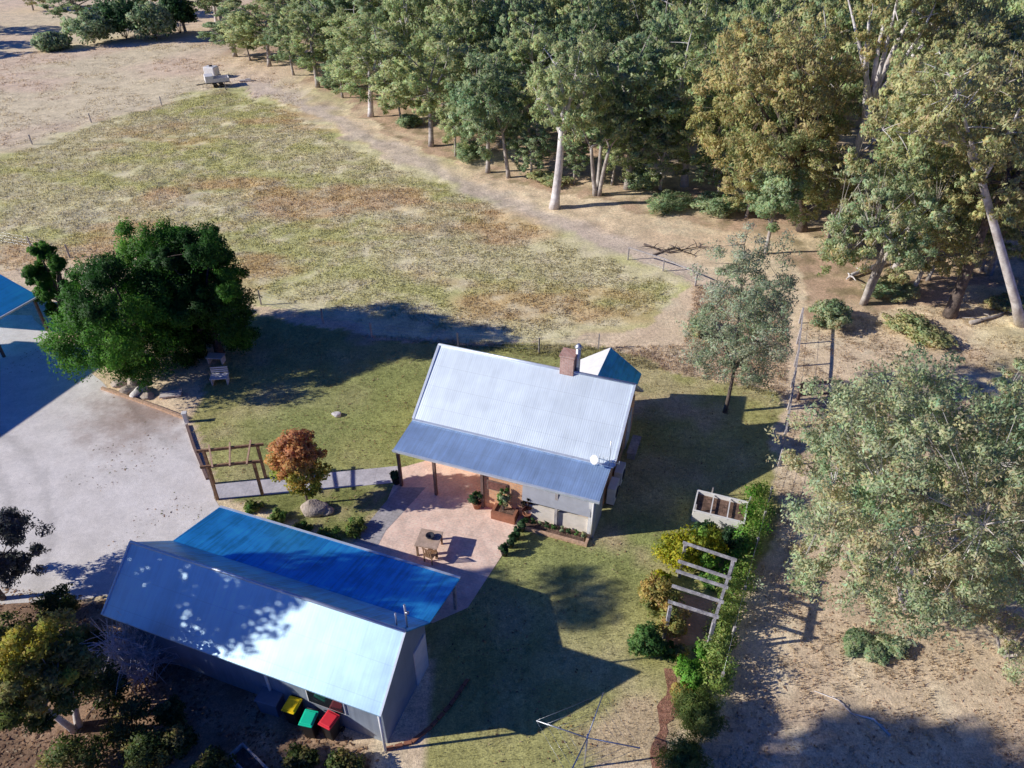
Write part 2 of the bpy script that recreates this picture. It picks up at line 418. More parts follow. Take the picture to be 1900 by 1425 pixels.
s2 = N(nt, 'ShaderNodeMath', operation='ADD'); nt.links.new(s1.outputs[0], s2.inputs[0]); nt.links.new(ds.outputs['Value'], s2.inputs[1])
m2 = N(nt, 'ShaderNodeMapRange'); m2.inputs[1].default_value = .6; m2.inputs[2].default_value = 4.2; m2.inputs[3].default_value = .8; m2.inputs[4].default_value = 0
nt.links.new(s2.outputs[0], m2.inputs[0])
mx = N(nt, 'ShaderNodeMix', data_type='RGBA'); mx.inputs['B'].default_value = (.36, .24, .18, 1)
nt.links.new(rgb.outputs['Result'], mx.inputs['A']); nt.links.new(m2.outputs[0], mx.inputs['Factor'])
prev = mx.outputs['Result']
for cx_, cy_, rr_ in ((-36, 16, 15.2), (-36, 16, 16.7), (-6, 44, 17.5), (-6, 44, 19.0)):
    d1 = N(nt, 'ShaderNodeVectorMath', operation='DISTANCE'); d1.inputs[1].default_value = (cx_, cy_, 0); nt.links.new(tc.outputs['Object'], d1.inputs[0])
    a1 = N(nt, 'ShaderNodeMath', operation='MULTIPLY_ADD'); a1.inputs[1].default_value = 1.2; nt.links.new(t1.outputs['Fac'], a1.inputs[0]); nt.links.new(d1.outputs['Value'], a1.inputs[2])
    c1 = N(nt, 'ShaderNodeMath', operation='COMPARE'); c1.inputs[1].default_value = rr_+.6; c1.inputs[2].default_value = .01
    s_1 = N(nt, 'ShaderNodeMath', operation='SUBTRACT'); s_1.inputs[1].default_value = rr_+.6; nt.links.new(a1.outputs[0], s_1.inputs[0])
    ab = N(nt, 'ShaderNodeMath', operation='ABSOLUTE'); nt.links.new(s_1.outputs[0], ab.inputs[0])
    mr_ = N(nt, 'ShaderNodeMapRange'); mr_.inputs[1].default_value = .08; mr_.inputs[2].default_value = .38; mr_.inputs[3].default_value = .86; mr_.inputs[4].default_value = 1
    nt.links.new(ab.outputs[0], mr_.inputs[0]); nt.nodes.remove(c1)
    v_ = N(nt, 'ShaderNodeVectorMath', operation='SCALE'); nt.links.new(prev, v_.inputs[0]); nt.links.new(mr_.outputs[0], v_.inputs['Scale']); prev = v_.outputs[0]
o_, t_ = mulnoise(nt, prev, 1.1, .9, 1.08, detail=5, vec=tc.outputs['Object'])
o_, t_ = mulnoise(nt, o_, 5, .85, 1.13, detail=6, vec=tc.outputs['Object'], rough=.8)
o_, t_ = mulnoise(nt, o_, 24, .82, 1.16, detail=3, vec=tc.outputs['Object'])
nt.links.new(o_, b.inputs['Base Color']); b.inputs['Roughness'].default_value = .95
bp = N(nt, 'ShaderNodeBump', Strength=.3, Distance=.05); nt.links.new(t_.outputs['Fac'], bp.inputs['Height']); nt.links.new(bp.outputs[0], b.inputs['Normal'])
def rough_edge(pts, step, amp, seed):
    out = []
    for i, (x0, y0) in enumerate(pts):
        x1, y1 = pts[(i+1) % len(pts)]; L = math.hypot(x1-x0, y1-y0); n = max(1, int(L/step))
        for k in range(n):
            t = k/n; px, py = x0+(x1-x0)*t, y0+(y1-y0)*t
            j = float(vnoise(np.array([px*1.3]), np.array([py*1.3]), seed)[0]-.5)*amp*(1 if 0 < k else .2)
            out.append((px-(y1-y0)/L*j, py+(x1-x0)/L*j))
    return out
drv = [G2(*p) for p in ((-420, 590), (60, 585), (110, 640), (200, 722), (345, 779), (372, 850), (398, 925), (450, 985), (420, 1085), (190, 1105), (60, 1118), (-500, 1150))]
sheet('driveway', rough_edge(drv, .8, .35, 4), .008, dm, 'pale gravel driveway beside the sheds', org=(0, 0))
sheet('garden_path', [G2(*p) for p in ((400, 899), (511, 887), (745, 864), (733, 896), (537, 914), (404, 927))], .012, M['path'], 'grey slab path to the cottage', R(-1), G2(404, 927))
HO = Vector((-.824, 24.30, 0)); SO = Vector((-8.857, 16.87, 0))
def loc2w(O, lx, ly, z=0):
    return Vector((O.x+lx*math.cos(AX)-ly*math.sin(AX), O.y+lx*math.sin(AX)+ly*math.cos(AX), z))
def w2loc(O, p):
    dx, dy = p[0]-O.x, p[1]-O.y
    return (dx*math.cos(AX)+dy*math.sin(AX), -dx*math.sin(AX)+dy*math.cos(AX))
pat = [G2(743, 868), G2(716, 935), G2(640, 1030), tuple(loc2w(SO, -1, 3.6)[:2]), tuple(loc2w(SO, 4.9, 3.2)[:2]), G2(868, 1128), G2(966, 978), tuple(loc2w(HO, 4.5, .3)[:2]), tuple(loc2w(HO, 4.5, 2.2)[:2]), tuple(loc2w(HO, -4.4, 2.2)[:2])]
sheet('patio', pat, .016, M['paver'], 'pink brick paved patio between cottage and shed', AX, tuple(HO[:2]))
sheet('paving_strip', [G2(738, 905), G2(655, 1004), G2(700, 1015), G2(716, 985), G2(772, 925), G2(790, 905)], .022, M['paver_grey'], 'grey paver strip along the patio edge', AX, tuple(HO[:2]))
sheet('pergola_floor', [G2(1262, 1100), G2(1340, 1118), G2(1318, 1190), G2(1240, 1205), G2(1232, 1160)], .016, M['paver_orange'], 'orange brick floor under the white pergola', AX, G2(1262, 1100))
sheet('garden_soil', rough_edge([G2(*p) for p in ((1232, 1240), (1262, 1232), (1256, 1300), (1242, 1360), (1230, 1440), (1208, 1440), (1222, 1340), (1236, 1290))], .25, .5, 17), .01, M['mulch'], 'red mulch strip beside the hedge')

# ------------------------------------------------------------------ cottage
H = empty('cottage', HO, AX, 'brick cottage with long pale metal roof and front verandah', 'cottage')
L = 4.96; ZE, YV, ZV, YR, ZR, YB, ZB = 2.38, 2.07, 2.62, 5.41, 4.85, 8.5, 2.3
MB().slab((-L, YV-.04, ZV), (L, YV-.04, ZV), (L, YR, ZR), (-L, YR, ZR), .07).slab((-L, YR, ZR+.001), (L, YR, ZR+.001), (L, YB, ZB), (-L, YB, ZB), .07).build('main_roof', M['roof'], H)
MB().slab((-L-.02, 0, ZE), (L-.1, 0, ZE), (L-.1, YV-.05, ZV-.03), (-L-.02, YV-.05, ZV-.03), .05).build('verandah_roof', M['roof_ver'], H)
b = MB().tube([(-L-.01, YR, ZR+.01), (L+.01, YR, ZR+.01)], .07, 8)
b.beam((-L-.012, YV-.06, ZV+.012), (L+.012, YV-.06, ZV+.012), .13, .05)
for sx in (-1, 1):
    b.beam((sx*(L+.005), YV, ZV+.02), (sx*(L+.005), YR-.02, ZR+.02), .12, .05); b.beam((sx*(L+.005), YR+.02, ZR+.02), (sx*(L+.005), YB, ZB+.02), .12, .05)
b.build('ridge_capping', M['flash'], H)
MB().beam((-L-.05, -.06, ZE-.06), (L-.08, -.06, ZE-.06), .1, .1).build('gutter', M['flash'], H)
MB().beam((-L+.1, .1, ZE-.17), (L-.25, .1, ZE-.17), .1, .14).build('verandah_beam', M['timber_edge'], H)
# body with gables
W = 4.66
b = MB()
y0, y1, zt = YV+.05, YB-.4, ZR-.32
prof = [(y0, 0), (y1, 0), (y1, 2.28), (YR, zt), (y0, 2.5)]
vs = [(-W, yy, zz) for yy, zz in prof]+[(W, yy, zz) for yy, zz in prof]
b.add(vs, [(0, 1, 2, 3, 4)[::-1], (5, 6, 7, 8, 9), (0, 4, 9, 5), (1, 6, 7, 2), (4, 3, 8, 9), (3, 2, 7, 8), (0, 5, 6, 1)])
b.build('wall', M['brick'], H)
xl = w2loc(HO, G(893, 945))[0]; xm = w2loc(HO, G(966, 966))[0]
b = MB().box(((xl+xm)/2, .22, 1.12), (xm-xl, .12, 2.2)); b.box((xl+.06, 1.2, 1.12), (.12, 1.82, 2.2)); b.build('front_wall', M['brick'], H)
wn = MB().box((xl+.75, .135, 1.55), (1.0, .05, .55)).build('window', M['timber_post'], H)
MB().box((xl+.75, .105, 1.55), (.86, .03, .42)).build('pane', mat('window_screen', (.22, .1, .08), .6, ns=8, amt=.4), wn)
MB().box(((xm+4.55)/2+.02, .22, .45), (4.55-xm, .11, .9)).build('low_wall', M['cream'], H)
MB().slab((xm+.02, -.02, 1.28), (4.5, -.02, 1.28), (4.5, .1, 2.22), (xm+.02, .1, 2.22), .03).build('roller_blind', M['blind'], H)
MB().box(((xm+4.5)/2, 1.9, 1.1), (4.5-xm, .08, 2.2)).build('back_panel', M['cream'], H)
for px, py, m in ((746, 900, 'timber_post'), (818, 905, 'timber_post'), (893, 947, 'timber_post'), (1031, 976, 'timber_grey'), (1092, 992, 'white')):
    lx = w2loc(HO, G(px, py))[0]
    MB().box((min(lx, 4.66), .1, 1.1), (.13, .13, 2.2)).build('post', M[m], H)
MB().box((4.69, .75, 1.1), (.07, 1.5, 2.15)).build('side_panel', M['clad'], H)
# door + windows of the gable wall, in shade
d = MB().box((W+.02, 6.9, 1.02), (.05, .9, 2.04)).build('door', M['white'], H)
MB().tube([(W+.06, 6.55, 1.0), (W+.1, 6.55, 1.0)], .03, 8).build('handle', M['steel'], d)
wf = MB().box((W+.02, 4.6, 1.5), (.06, 1.3, 1.1)).build('window', M['white'], H)
MB().box((W+.045, 4.6, 1.5), (.04, 1.15, .95)).build('pane', M['glass'], wf)
MB().tube([(4.62, -.02, .05), (4.62, -.02, ZE-.1)], .045, 8).build('downpipe', M['white'], H)
# rear wing
wr0 = Vector(w2loc(HO, G(1133, 645, 4.0))+(4.0,)); wx_ = wr0.x; yf = wr0.y+.02
hw, ze2, zr2 = 1.75, 2.75, 4.0
MB().slab((wx_-hw, 6.0, ze2), (wx_, 6.0, zr2), (wx_, yf, zr2), (wx_-hw, yf, ze2), .06).build('wing_roof', M['white'], H)  # one metal on both slopes: sunlight painted white here, sky blue opposite
MB().slab((wx_, 6.0, zr2+.001), (wx_+hw, 6.0, ze2), (wx_+hw, yf, ze2), (wx_, yf, zr2+.001), .06).build('wing_roof', M['roof_sky_tint'], H)
b = MB(); a0, a1 = wx_-hw+.25, wx_+hw-.25
prof = [(a0, 0), (a1, 0), (a1, ze2+.1), (wx_, zr2-.14), (a0, ze2+.1)]
vs = [(q, 7.9, z) for q, z in prof]+[(q, yf-.25, z) for q, z in prof]
b.add(vs, [(0, 1, 2, 3, 4), (9, 8, 7, 6, 5), (0, 5, 6, 1), (1, 6, 7, 2), (2, 7, 8, 3), (3, 8, 9, 4), (4, 9, 5, 0)]); b.build('wing_wall', M['brick'], H)
# chimney
cp = w2loc(HO, G(1051, 690, 4.9)); cx, cy = cp[0], YR+.12
ch = MB().box((cx, cy, 4.95), (.66, .62, 1.7)).box((cx, cy, 5.76), (.74, .7, .12)).build('chimney', M['brick_red'], H)
MB().tube([(cx+.42, cy+.12, 4.2), (cx+.42, cy+.12, 6.1)], .12, 12).lathe([(.17, 0), (.2, .06), (.06, .22)], (cx+.42, cy+.12, 6.1), 12).build('flue', M['steel'], ch)
# dish and aerial at the verandah break
dp = w2loc(HO, G(1102, 862, 2.9))
di = MB().tube([(dp[0], YV-.2, ZV-.05), (dp[0], YV-.2, ZV+.35)], .025, 6).build('satellite_dish', M['steel'], H)
MB().lathe([(.03, .0), (.13, .02), (.22, .065), (.225, .08), (.13, .035), (.03, .02)], (0, 0, 0), 16).build('reflector', M['white'], di, (dp[0], YV-.3, ZV+.4)).rotation_euler = (R(62), 0, R(-30))
ax_ = w2loc(HO, G(1128, 868, 2.7))[0]
b = MB().tube([(ax_, YV-.1, ZV-.05), (ax_, YV-.1, ZV+1.5)], .022, 6).tube([(ax_-.5, YV-.1, ZV+.35), (ax_+.5, YV-.1, ZV+.3)], .02, 6)
for k in range(6): b.tube([(ax_-.45+k*.18, YV-.1, ZV+.1+.03*k), (ax_-.45+k*.18, YV-.1, ZV+.6-.03*k)], .012, 5)
b.build('aerial', M['steel'], H)
# units standing along the gable wall
def aircon(ly, h, label):
    o = empty('air_conditioner', loc2w(HO, 4.95, ly), AX, label, 'air conditioner', 'units along the gable wall')
    MB().box((0, 0, .12+h/2), (.38, .85, h)).build('case', M['white'], o, bevel=.02)
    MB().lathe([(.28, 0), (.28, .02), (.05, .03)], (0, 0, 0), 16).build('fan_grille', M['steel_dark'], o, (.2, 0, .12+h/2)).rotation_euler = (0, R(90), 0)
    for s in (-.3, .3): MB().box((0, s, .06), (.3, .1, .12)).build('foot', M['steel_dark'], o)
aircon(2.6, 1.0, 'white air conditioner unit nearer the verandah corner by the gable wall')
aircon(4.0, .8, 'lower white air conditioner unit farther along the gable wall')
bq = empty('garden_bench', loc2w(HO, 5.15, 6.4), AX, 'pale bench standing in shade against the gable wall', 'bench')
MB().box((0, 0, .44), (.45, 1.5, .05)).build('seat', M['timber_grey'], bq)
for s in (-.6, .6): MB().box((0, s, .21), (.4, .07, .42)).build('leg', M['timber_grey'], bq)
# bed along the low wall
gb = empty('garden_bed', loc2w(HO, 0, 0), AX, 'narrow timber edged flower bed in front of the white verandah wall', 'garden bed')
MB().beam((xm+.05, -.55, .08), (4.6, -.55, .08), .12, .18).beam((4.54, -.48, .08), (4.54, .02, .08), .12, .18).build('edging', M['timber_edge'], gb)
MB().box(((xm+4.5)/2, -.2, .05), (4.3-xm, .55, .12)).build('soil', M['soil'], gb)

# ------------------------------------------------------------------ shed
S = empty('shed', SO, AX, 'big metal shed in the foreground, sun glare and sky blue put into its roof colours', 'shed')
LS = 5.68; YN, ZN, ZRS, YK, ZK, YL, ZL = -2.11, 2.4, 4.06, 1.62, 2.45, 4.3, 1.78
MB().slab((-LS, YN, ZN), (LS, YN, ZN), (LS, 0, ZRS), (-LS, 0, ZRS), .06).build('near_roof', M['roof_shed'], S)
MB().slab((-LS, 0, ZRS+.001), (LS, 0, ZRS+.001), (LS, YK, ZK), (-LS, YK, ZK), .06).build('far_roof', M['roof_sky_tint'], S)
MB().slab((-LS, YK+.02, ZK-.02), (LS, YK+.02, ZK-.02), (LS, YL, ZL), (-LS, YL, ZL), .05).build('lean_to_roof', M['roof_sky_tint'], S)
b = MB().tube([(-LS-.01, 0, ZRS+.015), (LS+.01, 0, ZRS+.015)], .06, 8)
for sx in (-1, 1): b.beam((sx*(LS+.005), YN, ZN+.01), (sx*(LS+.005), -.02, ZRS+.01), .07, .05)
b.build('ridge_capping', M['flash'], S)
MB().beam((-LS, YL+.06, ZL-.03), (LS, YL+.06, ZL-.03), .09, .09).build('gutter', M['flash'], S)
b = MB(); w2 = LS-.18; yn = YN+.35
prof = [(yn, 0), (YK-.05, 0), (YK-.05, ZK-.06), (0, ZRS-.1), (yn, ZN+.16)]
vs = [(-w2, q, z) for q, z in prof]+[(w2, q, z) for q, z in prof]
b.add(vs, [(4, 3, 2, 1, 0), (5, 6, 7, 8, 9), (0, 5, 9, 4), (1, 2, 7, 6), (4, 9, 8, 3), (3, 8, 7, 2), (0, 1, 6, 5)])
b.build('wall', roofmat('ribbed_shed_wall', (.36, .42, .5), .5, .3, period=.25), S)
for k in range(4): MB().box((-LS+.4+k*(2*LS-.6)/3, YL-.15, ZL/2-.04), (.11, .11, ZL-.1)).build('post', M['timber_grey'], S)
MB().tube([(LS-.12, YN+.1, .02), (LS-.12, YN+.1, ZN-.05)], .05, 8).build('downpipe', M['white'], S)
MB().tube([(w2-4.55, yn-.05, .02), (w2-4.55, yn-.05, ZN+.0)], .05, 8).build('downpipe', M['white'], S)
wl = MB().box((w2-2.2, yn-.02, 1.4), (1.5, .05, .8)).build('window', M['white'], S)
MB().box((w2-2.2, yn-.05, 1.4), (1.38, .03, .68)).build('pane', M['glass'], wl)
MB().box((w2+.03, 1.0, 1.0), (.05, .9, 1.95)).build('door', M['white'], S)
# aerial on the far roof
ap = w2loc(SO, G(752, 1155, 3.9))
b = MB().tube([(ap[0], .5, 3.4), (ap[0], .5, 4.75)], .035, 7).tube([(ap[0]-.3, .35, 3.6), (ap[0]-.3, .35, 4.35)], .03, 7).tube([(ap[0], .5, 4.35), (ap[0]+.12, .5, 4.35)], .05, 6)
b.build('vent_pipe', M['steel'], S)
# ------------------------------------------------------------------ neighbouring carport and garage at the left
c0 = G(70, 548, 2.5)
A = empty('carport', (c0.x, c0.y, 0), AX, 'carport with a sky-tinted roof at the left edge beyond the dark tree', 'carport')
MB().slab((-4.6, -3.6, 4.3), (0, -3.6, 2.5), (0, 0, 2.5), (-4.6, 0, 4.3), .06).slab((-9.2, -3.6, 2.5), (-4.6, -3.6, 4.301), (-4.6, 0, 4.301), (-9.2, 0, 2.5), .06).build('roof', roofmat('sky_tinted_carport_roof', (.05, .56, 1.0), .5, .35, bump=.1), A)  # sky reflected by the shaded slope is put into this blue
MB().beam((.05, -3.6, 2.44), (.05, 0, 2.44), .1, .1).build('gutter', M['flash'], A)
for lx in (-9, -.2):
    for ly in (-3.4, -.2): MB().box((lx, ly, 1.2), (.14, .14, 2.4)).build('post', M['timber_post'], A)
se = G(229, 645); gr = Vector((se.x-15.4, se.y-15.4*.135, 0))
B = empty('garage', gr, AX, 'garage past the left edge that shades the driveway', 'garage')
MB().slab((-3.6, -14, 5.8), (0, -14, 7.55), (0, 0, 7.55), (-3.6, 0, 5.8), .07).slab((0, -14, 7.551), (3.6, -14, 5.8), (3.6, 0, 5.8), (0, 0, 7.551), .07).build('roof', M['roof_shed'], B)
b = MB(); prof = [(-3.4, 0), (3.4, 0), (3.4, 5.78), (0, 7.4), (-3.4, 5.78)]
vs = [(q, -13.8, z) for q, z in prof]+[(q, -.2, z) for q, z in prof]
b.add(vs, [(0, 1, 2, 3, 4), (9, 8, 7, 6, 5), (0, 5, 6, 1), (1, 6, 7, 2), (2, 7, 8, 3), (3, 8, 9, 4), (4, 9, 5, 0)]); b.build('wall', M['clad'], B)
MB().box((3.42, -7, 1.7), (.06, 3, 3.3)).build('roller_door', M['flash'], B)

# ------------------------------------------------------------------ foliage
def leaf_quads(cen, rad, npc, Ls, Ws, droop, cols, r, squash=.75, shell=.5, mid=None):
    """leaves filling clumps; cen (k,3), rad (k,), cols (k,3). returns V,F,C"""
    k = len(cen); n = k*npc
    ci = np.repeat(np.arange(k), npc)
    d = r.normal(size=(n, 3)); d /= np.linalg.norm(d, axis=1)[:, None]
    rr = r.random(n)**shell
    p = cen[ci]+d*(rr*rad[ci])[:, None]*np.array([1, 1, squash])
    a = r.normal(size=(n, 3)); a[:, 2] -= droop; a /= np.linalg.norm(a, axis=1)[:, None]
    s = np.cross(a, r.normal(size=(n, 3))); s /= np.linalg.norm(s, axis=1)[:, None]+1e-9
    sz = (.65+.7*r.random(n))[:, None]
    a = a*Ls*.5*sz; s = s*Ws*.5*sz
    # leaf normals lean outwards from clump and crown, as a mass of leaves does
    mid = cen.mean(0) if mid is None else mid
    o = p-mid; o /= np.linalg.norm(o, axis=1)[:, None]+1e-6
    gn = np.cross(s, a); gn /= np.linalg.norm(gn, axis=1)[:, None]+1e-9
    nr = d*.75+o*.55+np.array([0, 0, .35]); flip = (gn*nr).sum(1) < 0
    s[flip] *= -1; gn[flip] *= -1
    nr = nr+gn*.55; nr /= np.linalg.norm(nr, axis=1)[:, None]
    V = np.stack([p-a, p+s, p+a*1.0, p-s], 1).reshape(-1, 3)
    F = np.arange(4*n).reshape(n, 4)
    leaf_quads.n = np.repeat(nr, 4, 0)
    c = cols[ci]*(.72+.56*r.random((n, 1)))*(1+.12*r.normal(size=(n, 3))*np.array([1, .5, .6]))
    return V, F, np.repeat(np.clip(c, .004, .8), 4, 0)
def sample_crown(r, k, rx, ry, rz, mind, lob=.4, hollow=.35, low=-1.0, box=False):
    out = []; off = r.random(6)*6.28
    for _ in range(k*60):
        v = r.normal(size=3); v /= np.linalg.norm(v)
        if v[2] < low: continue
        az = math.atan2(v[1], v[0])
        lobe = 1-lob*(.5+.5*math.sin(az*2+off[0])*math.sin(v[2]*4+off[1]))*(.5+.5*math.sin(az*3+off[2]))
        if box: hf = min(1.5, ((1-abs(v[2])**4)/max(.08, 1-v[2]**2))**.5); v = v*np.array([hf, hf, 1])
        q = v*(hollow+(1-hollow)*r.random()**.5)*lobe*np.array([rx, ry, rz])
        if all((q[0]-o[0])**2+(q[1]-o[1])**2+(q[2]-o[2])**2 > mind*mind for o in out): out.append(q)
        if len(out) >= k: break
    return np.array(out)
def bez(p0, p1, p2, n):
    return [p0*(1-t)**2+p1*2*t*(1-t)+p2*t*t for t in [i/n for i in range(n+1)]]
def tree_meshes(seed, h, r_, tr, bf=.35, k=42, npc=230, Ls=.34, Ws=.13, droop=.8, pal=None, lean=(0, 0), stems=1, clump=.2, lob=.45, bark='bark_pale', limbs=6, fork=.42, hollow=.35, spread=0, mind=None, squash=.75, nseg=7, low=-.85, bend=.5, box=False, vcol=False, fkf=.45, sub=0, subr=.5):
    r = np.random.default_rng(seed)
    zc = h*(1+bf)/2; rz = h*(1-bf)/2*.93
    cc = np.array([lean[0], lean[1], zc])
    cen = sample_crown(r, k, r_*.86, r_*.86, rz*.9, mind or r_*.26, lob, hollow, low, box)+cc
    rad = r_*clump*(.75+.6*r.random(len(cen)))
    lobes = cen
    if sub:
        k0 = len(cen); d = r.normal(size=(k0*sub, 3)); d /= np.linalg.norm(d, axis=1)[:, None]
        i0 = np.repeat(np.arange(k0), sub)
        cen = cen[i0]+d*(rad[i0]*(.55+.5*r.random(k0*sub)))[:, None]*np.array([1, 1, .9])
        rad = rad[i0]*subr*(.7+.6*r.random(k0*sub)); npc = max(8, int(npc/sub))
    pal = np.array(pal); ci = r.integers(0, len(pal), len(cen)); tone = fbm(cen[:, 0]*.4+seed, cen[:, 2]*.5, seed)
    ci = np.clip((tone*1.6-.3)*len(pal), 0, len(pal)-1).astype(int)
    if vcol: ci = np.clip(((cen[:, 2]-cen[:, 2].min())/np.ptp(cen[:, 2])*1.1-.05+.18*r.normal(size=len(cen)))*len(pal), 0, len(pal)-1).astype(int)
    cols = pal[ci]*(.85+.3*r.random((len(cen), 1)))
    V, F, C = leaf_quads(cen, rad, npc, Ls, Ws, droop, cols, r, squash)
    # a few stray sprays between the clumps
    nb = max(10, len(cen)//2); jj = r.integers(0, len(cen), nb)
    n1_ = leaf_quads.n
    V2, F2, C2 = leaf_quads(cen[jj]+np.clip(r.normal(size=(nb, 3)), -1.3, 1.3)*r_*.13, rad[jj]*.8, max(10, npc//6), Ls, Ws, droop, cols[jj], r, squash)
    V = np.concatenate([V, V2]); F = np.concatenate([F, F2+len(V)-len(V2)]); C = np.concatenate([C, C2])
    crown = np_mesh('crown', V, F, M['leaf'], C, nor=np.concatenate([n1_, leaf_quads.n]))
    mb = MB(); Vv = lambda q: Vector((float(q[0]), float(q[1]), float(q[2])))
    limb_nodes = []
    for s in range(stems):
        a = s*2*math.pi/stems+r.random()*1.5
        base = Vector((math.cos(a), math.sin(a), 0))*(.25*tr*2 if stems > 1 else 0)
        fk = Vector((lean[0]*fkf+math.cos(a)*spread, lean[1]*fkf+math.sin(a)*spread, h*fork*(.9+.2*r.random())))
        mid = base.lerp(fk, .5)+Vector((r.normal()*.12, r.normal()*.12, 0))*h*.1*bend
        tp = bez(base, mid, fk, nseg); tp[0].z -= .25
        rb = tr/(1 if stems == 1 else stems**.5*.9)
        rads = [rb*(1.25 if i == 0 else 1)*(1-.42*i/nseg) for i in range(nseg+1)]
        mb.tube(tp, rads, 9)
        nl = max(2, limbs//stems)
        # limb targets: spread out
        cand = [Vv(q) for q in lobes]
        if stems > 1: cand = sorted(cand, key=lambda q: (q-fk).length)[:max(6, len(cand)//stems)]
        tg = [cand[int(r.integers(0, len(cand)))]]
        while len(tg) < nl: tg.append(max(cand, key=lambda q: min((q-t).length for t in tg)*(1+.3*((q.z-zc)/rz))))
        for t in tg:
            st = tp[-1] if r.random() < .6 else tp[-2]
            ctl = st.lerp(t, .45)+Vector((r.normal(), r.normal(), abs(r.normal())*1.2))*.09*h*bend
            lp = bez(st, ctl, t, 7)
            mb.tube(lp, [max(.018, rb*.52*(1-.86*i/7)) for i in range(8)], 7)
            for i, q in enumerate(lp[1:]): limb_nodes.append((q, rb*.52*(1-.86*(i+1)/7)))
    for q in (cen if not sub else np.concatenate([lobes, cen[::5]])):
        q = Vv(q); nd = min(limb_nodes, key=lambda t: (t[0]-q).length)
        if (nd[0]-q).length < .1: continue
        c = nd[0].lerp(q, .5)+Vector((0, 0, .06*(nd[0]-q).length))
        w = max(.02, min(nd[1]*.6, .06))
        mb.tube(bez(nd[0], c, q, 3), [w, w*.8, w*.55, w*.3], 5, cap=False)
    me = bpy.data.meshes.new('trunk'); me.from_pydata(mb.v, [], mb.f); me.update(); me.polygons.foreach_set('use_smooth', mb.sm); me.materials.append(M[bark])
    return me, crown
def tree(name, me, loc, rz=0, label=None, cat='tree', group=None, sc=(1, 1, 1)):
    o = empty(name, loc, rz, label, cat, group); o.scale = sc
    link('trunk', me[0], o); link('crown', me[1], o)
    return o
GREY = [(.13, .165, .08), (.165, .195, .092), (.195, .22, .105), (.215, .235, .12), (.18, .21, .11)]
COOL = [(.10, .145, .075), (.135, .175, .092), (.165, .20, .11), (.185, .22, .125)]
OLIVE = [(.165, .185, .085), (.2, .21, .1), (.23, .225, .11), (.245, .23, .115), (.185, .205, .105)]
GOLD = [(.21, .205, .085), (.25, .23, .1), (.275, .245, .105), (.29, .255, .12)]
SAGE = [(.215, .27, .15), (.26, .305, .175), (.3, .325, .19), (.33, .31, .175), (.2, .26, .14)]
PINE = [(.02, .065, .012), (.035, .105, .015), (.055, .15, .018), (.085, .2, .025)]
_b = lambda pal, g: [tuple(min(.75, c*g) for c in q) for q in pal]
GREY, COOL, OLIVE, GOLD, SAGE, PINE = _b(GREY, 2.6), _b(COOL, 2.6), _b(OLIVE, 2.5), _b(GOLD, 2.1), _b(SAGE, 1.8), _b(PINE, 1.6)
TREES = 'gum trees of the wood beyond the paddock'

# library of gum trees, unit about 14 m
lib = []
for i, (pal, kw) in enumerate([
    (GREY, dict(r_=3.7, bf=.04, k=34, low=-.95)), (COOL, dict(r_=3.2, bf=.02, k=30, low=-.95)), (GREY, dict(r_=4.2, bf=.14, k=36)), (OLIVE, dict(r_=4.0, bf=.1, k=34)),
    (COOL, dict(r_=3.8, bf=.04, lob=.6, k=32, low=-.95)), (GOLD, dict(r_=4.3, bf=.14, k=36)), (GREY, dict(r_=2.9, bf=.02, lob=.55, k=28, low=-.95)), (GREY+OLIVE, dict(r_=3.6, bf=.2, k=26, lob=.65))]):
    lib.append(tree_meshes(100+i, 14, tr=.2+.03*(i % 3), npc=400, Ls=.32, Ws=.12, droop=1.2, pal=pal, bark='bark_white' if i in (2, 7) else 'bark_pale', box=True, lean=(.9*(i % 3-1), .5*(i % 2)),
               sub=6, subr=.46, clump=.25, mind=(1.45 if i != 1 else 1.3), hollow=.25, limbs=8, **kw))

def gp(px, py): 
    p = G(px, py); p.z = float(relief(np.array([p.x]), np.array([p.y]))[0]); return p
def height_for(px, pyb, pyt):
    p = G(px, pyb); D = p.y
    al = PITCH+math.atan((pyt-712.5)/FPX)
    return CAMH-D*math.tan(al)
# front row of the wood, each with its own look: (base px, top py, lib, half-width px, label)
front = [
    (436, 104, -10, 1, 50, 'slim blue-green gum at the left end of the wood edge'),
    (500, 124, -30, 0, 62, 'grey-green gum with low skirts near the left end of the wood'),
    (590, 162, -30, 6, 52, 'narrow grey gum overhanging the top of the dirt track'),
    (688, 216, 15, 2, 76, 'broad grey-green gum with two stout stems at the paddock corner'),
    (800, 272, 20, 0, 82, 'gum with a pale lower trunk casting a shadow down the bank'),
    (905, 318, 55, 4, 64, 'mid green gum between the pale trunked gum and the leaning one'),
    (1165, 352, 0, 1, 92, 'dark green shaded gum behind the tall pale trunk'),
    (1270, 345, 10, 2, 104, 'large rounded grey gum left of the golden crowned tree'),
    (745, 180, -60, 1, 66, 'blue-green gum standing behind the paddock corner gum'),
    (640, 140, -70, 4, 66, 'dark gum second row behind the narrow grey gum'),
    (862, 215, -60, 2, 70, 'shadowed gum in the second row behind the leaning gum'),
    (1000, 270, -20, 6, 60, 'upright gum rising behind the tall pale trunk'),
]
for px, pyb, pyt, li, hw, lab in front:
    p = gp(px, pyb); h = height_for(px, pyb, max(pyt, -140)); h = min(h, 19)
    wpx = hw*math.hypot(p.y, 25)/FPX*.95; me = lib[li]
    base_r = (3.7, 3.2, 4.2, 4.0, 3.8, 4.3, 2.9, 3.6)[li]
    s = wpx/base_r*1.12
    tree('gum_tree', me, p, random.random()*6.28, lab, 'gum tree', TREES, (s*1.05, s*1.05, h/14))
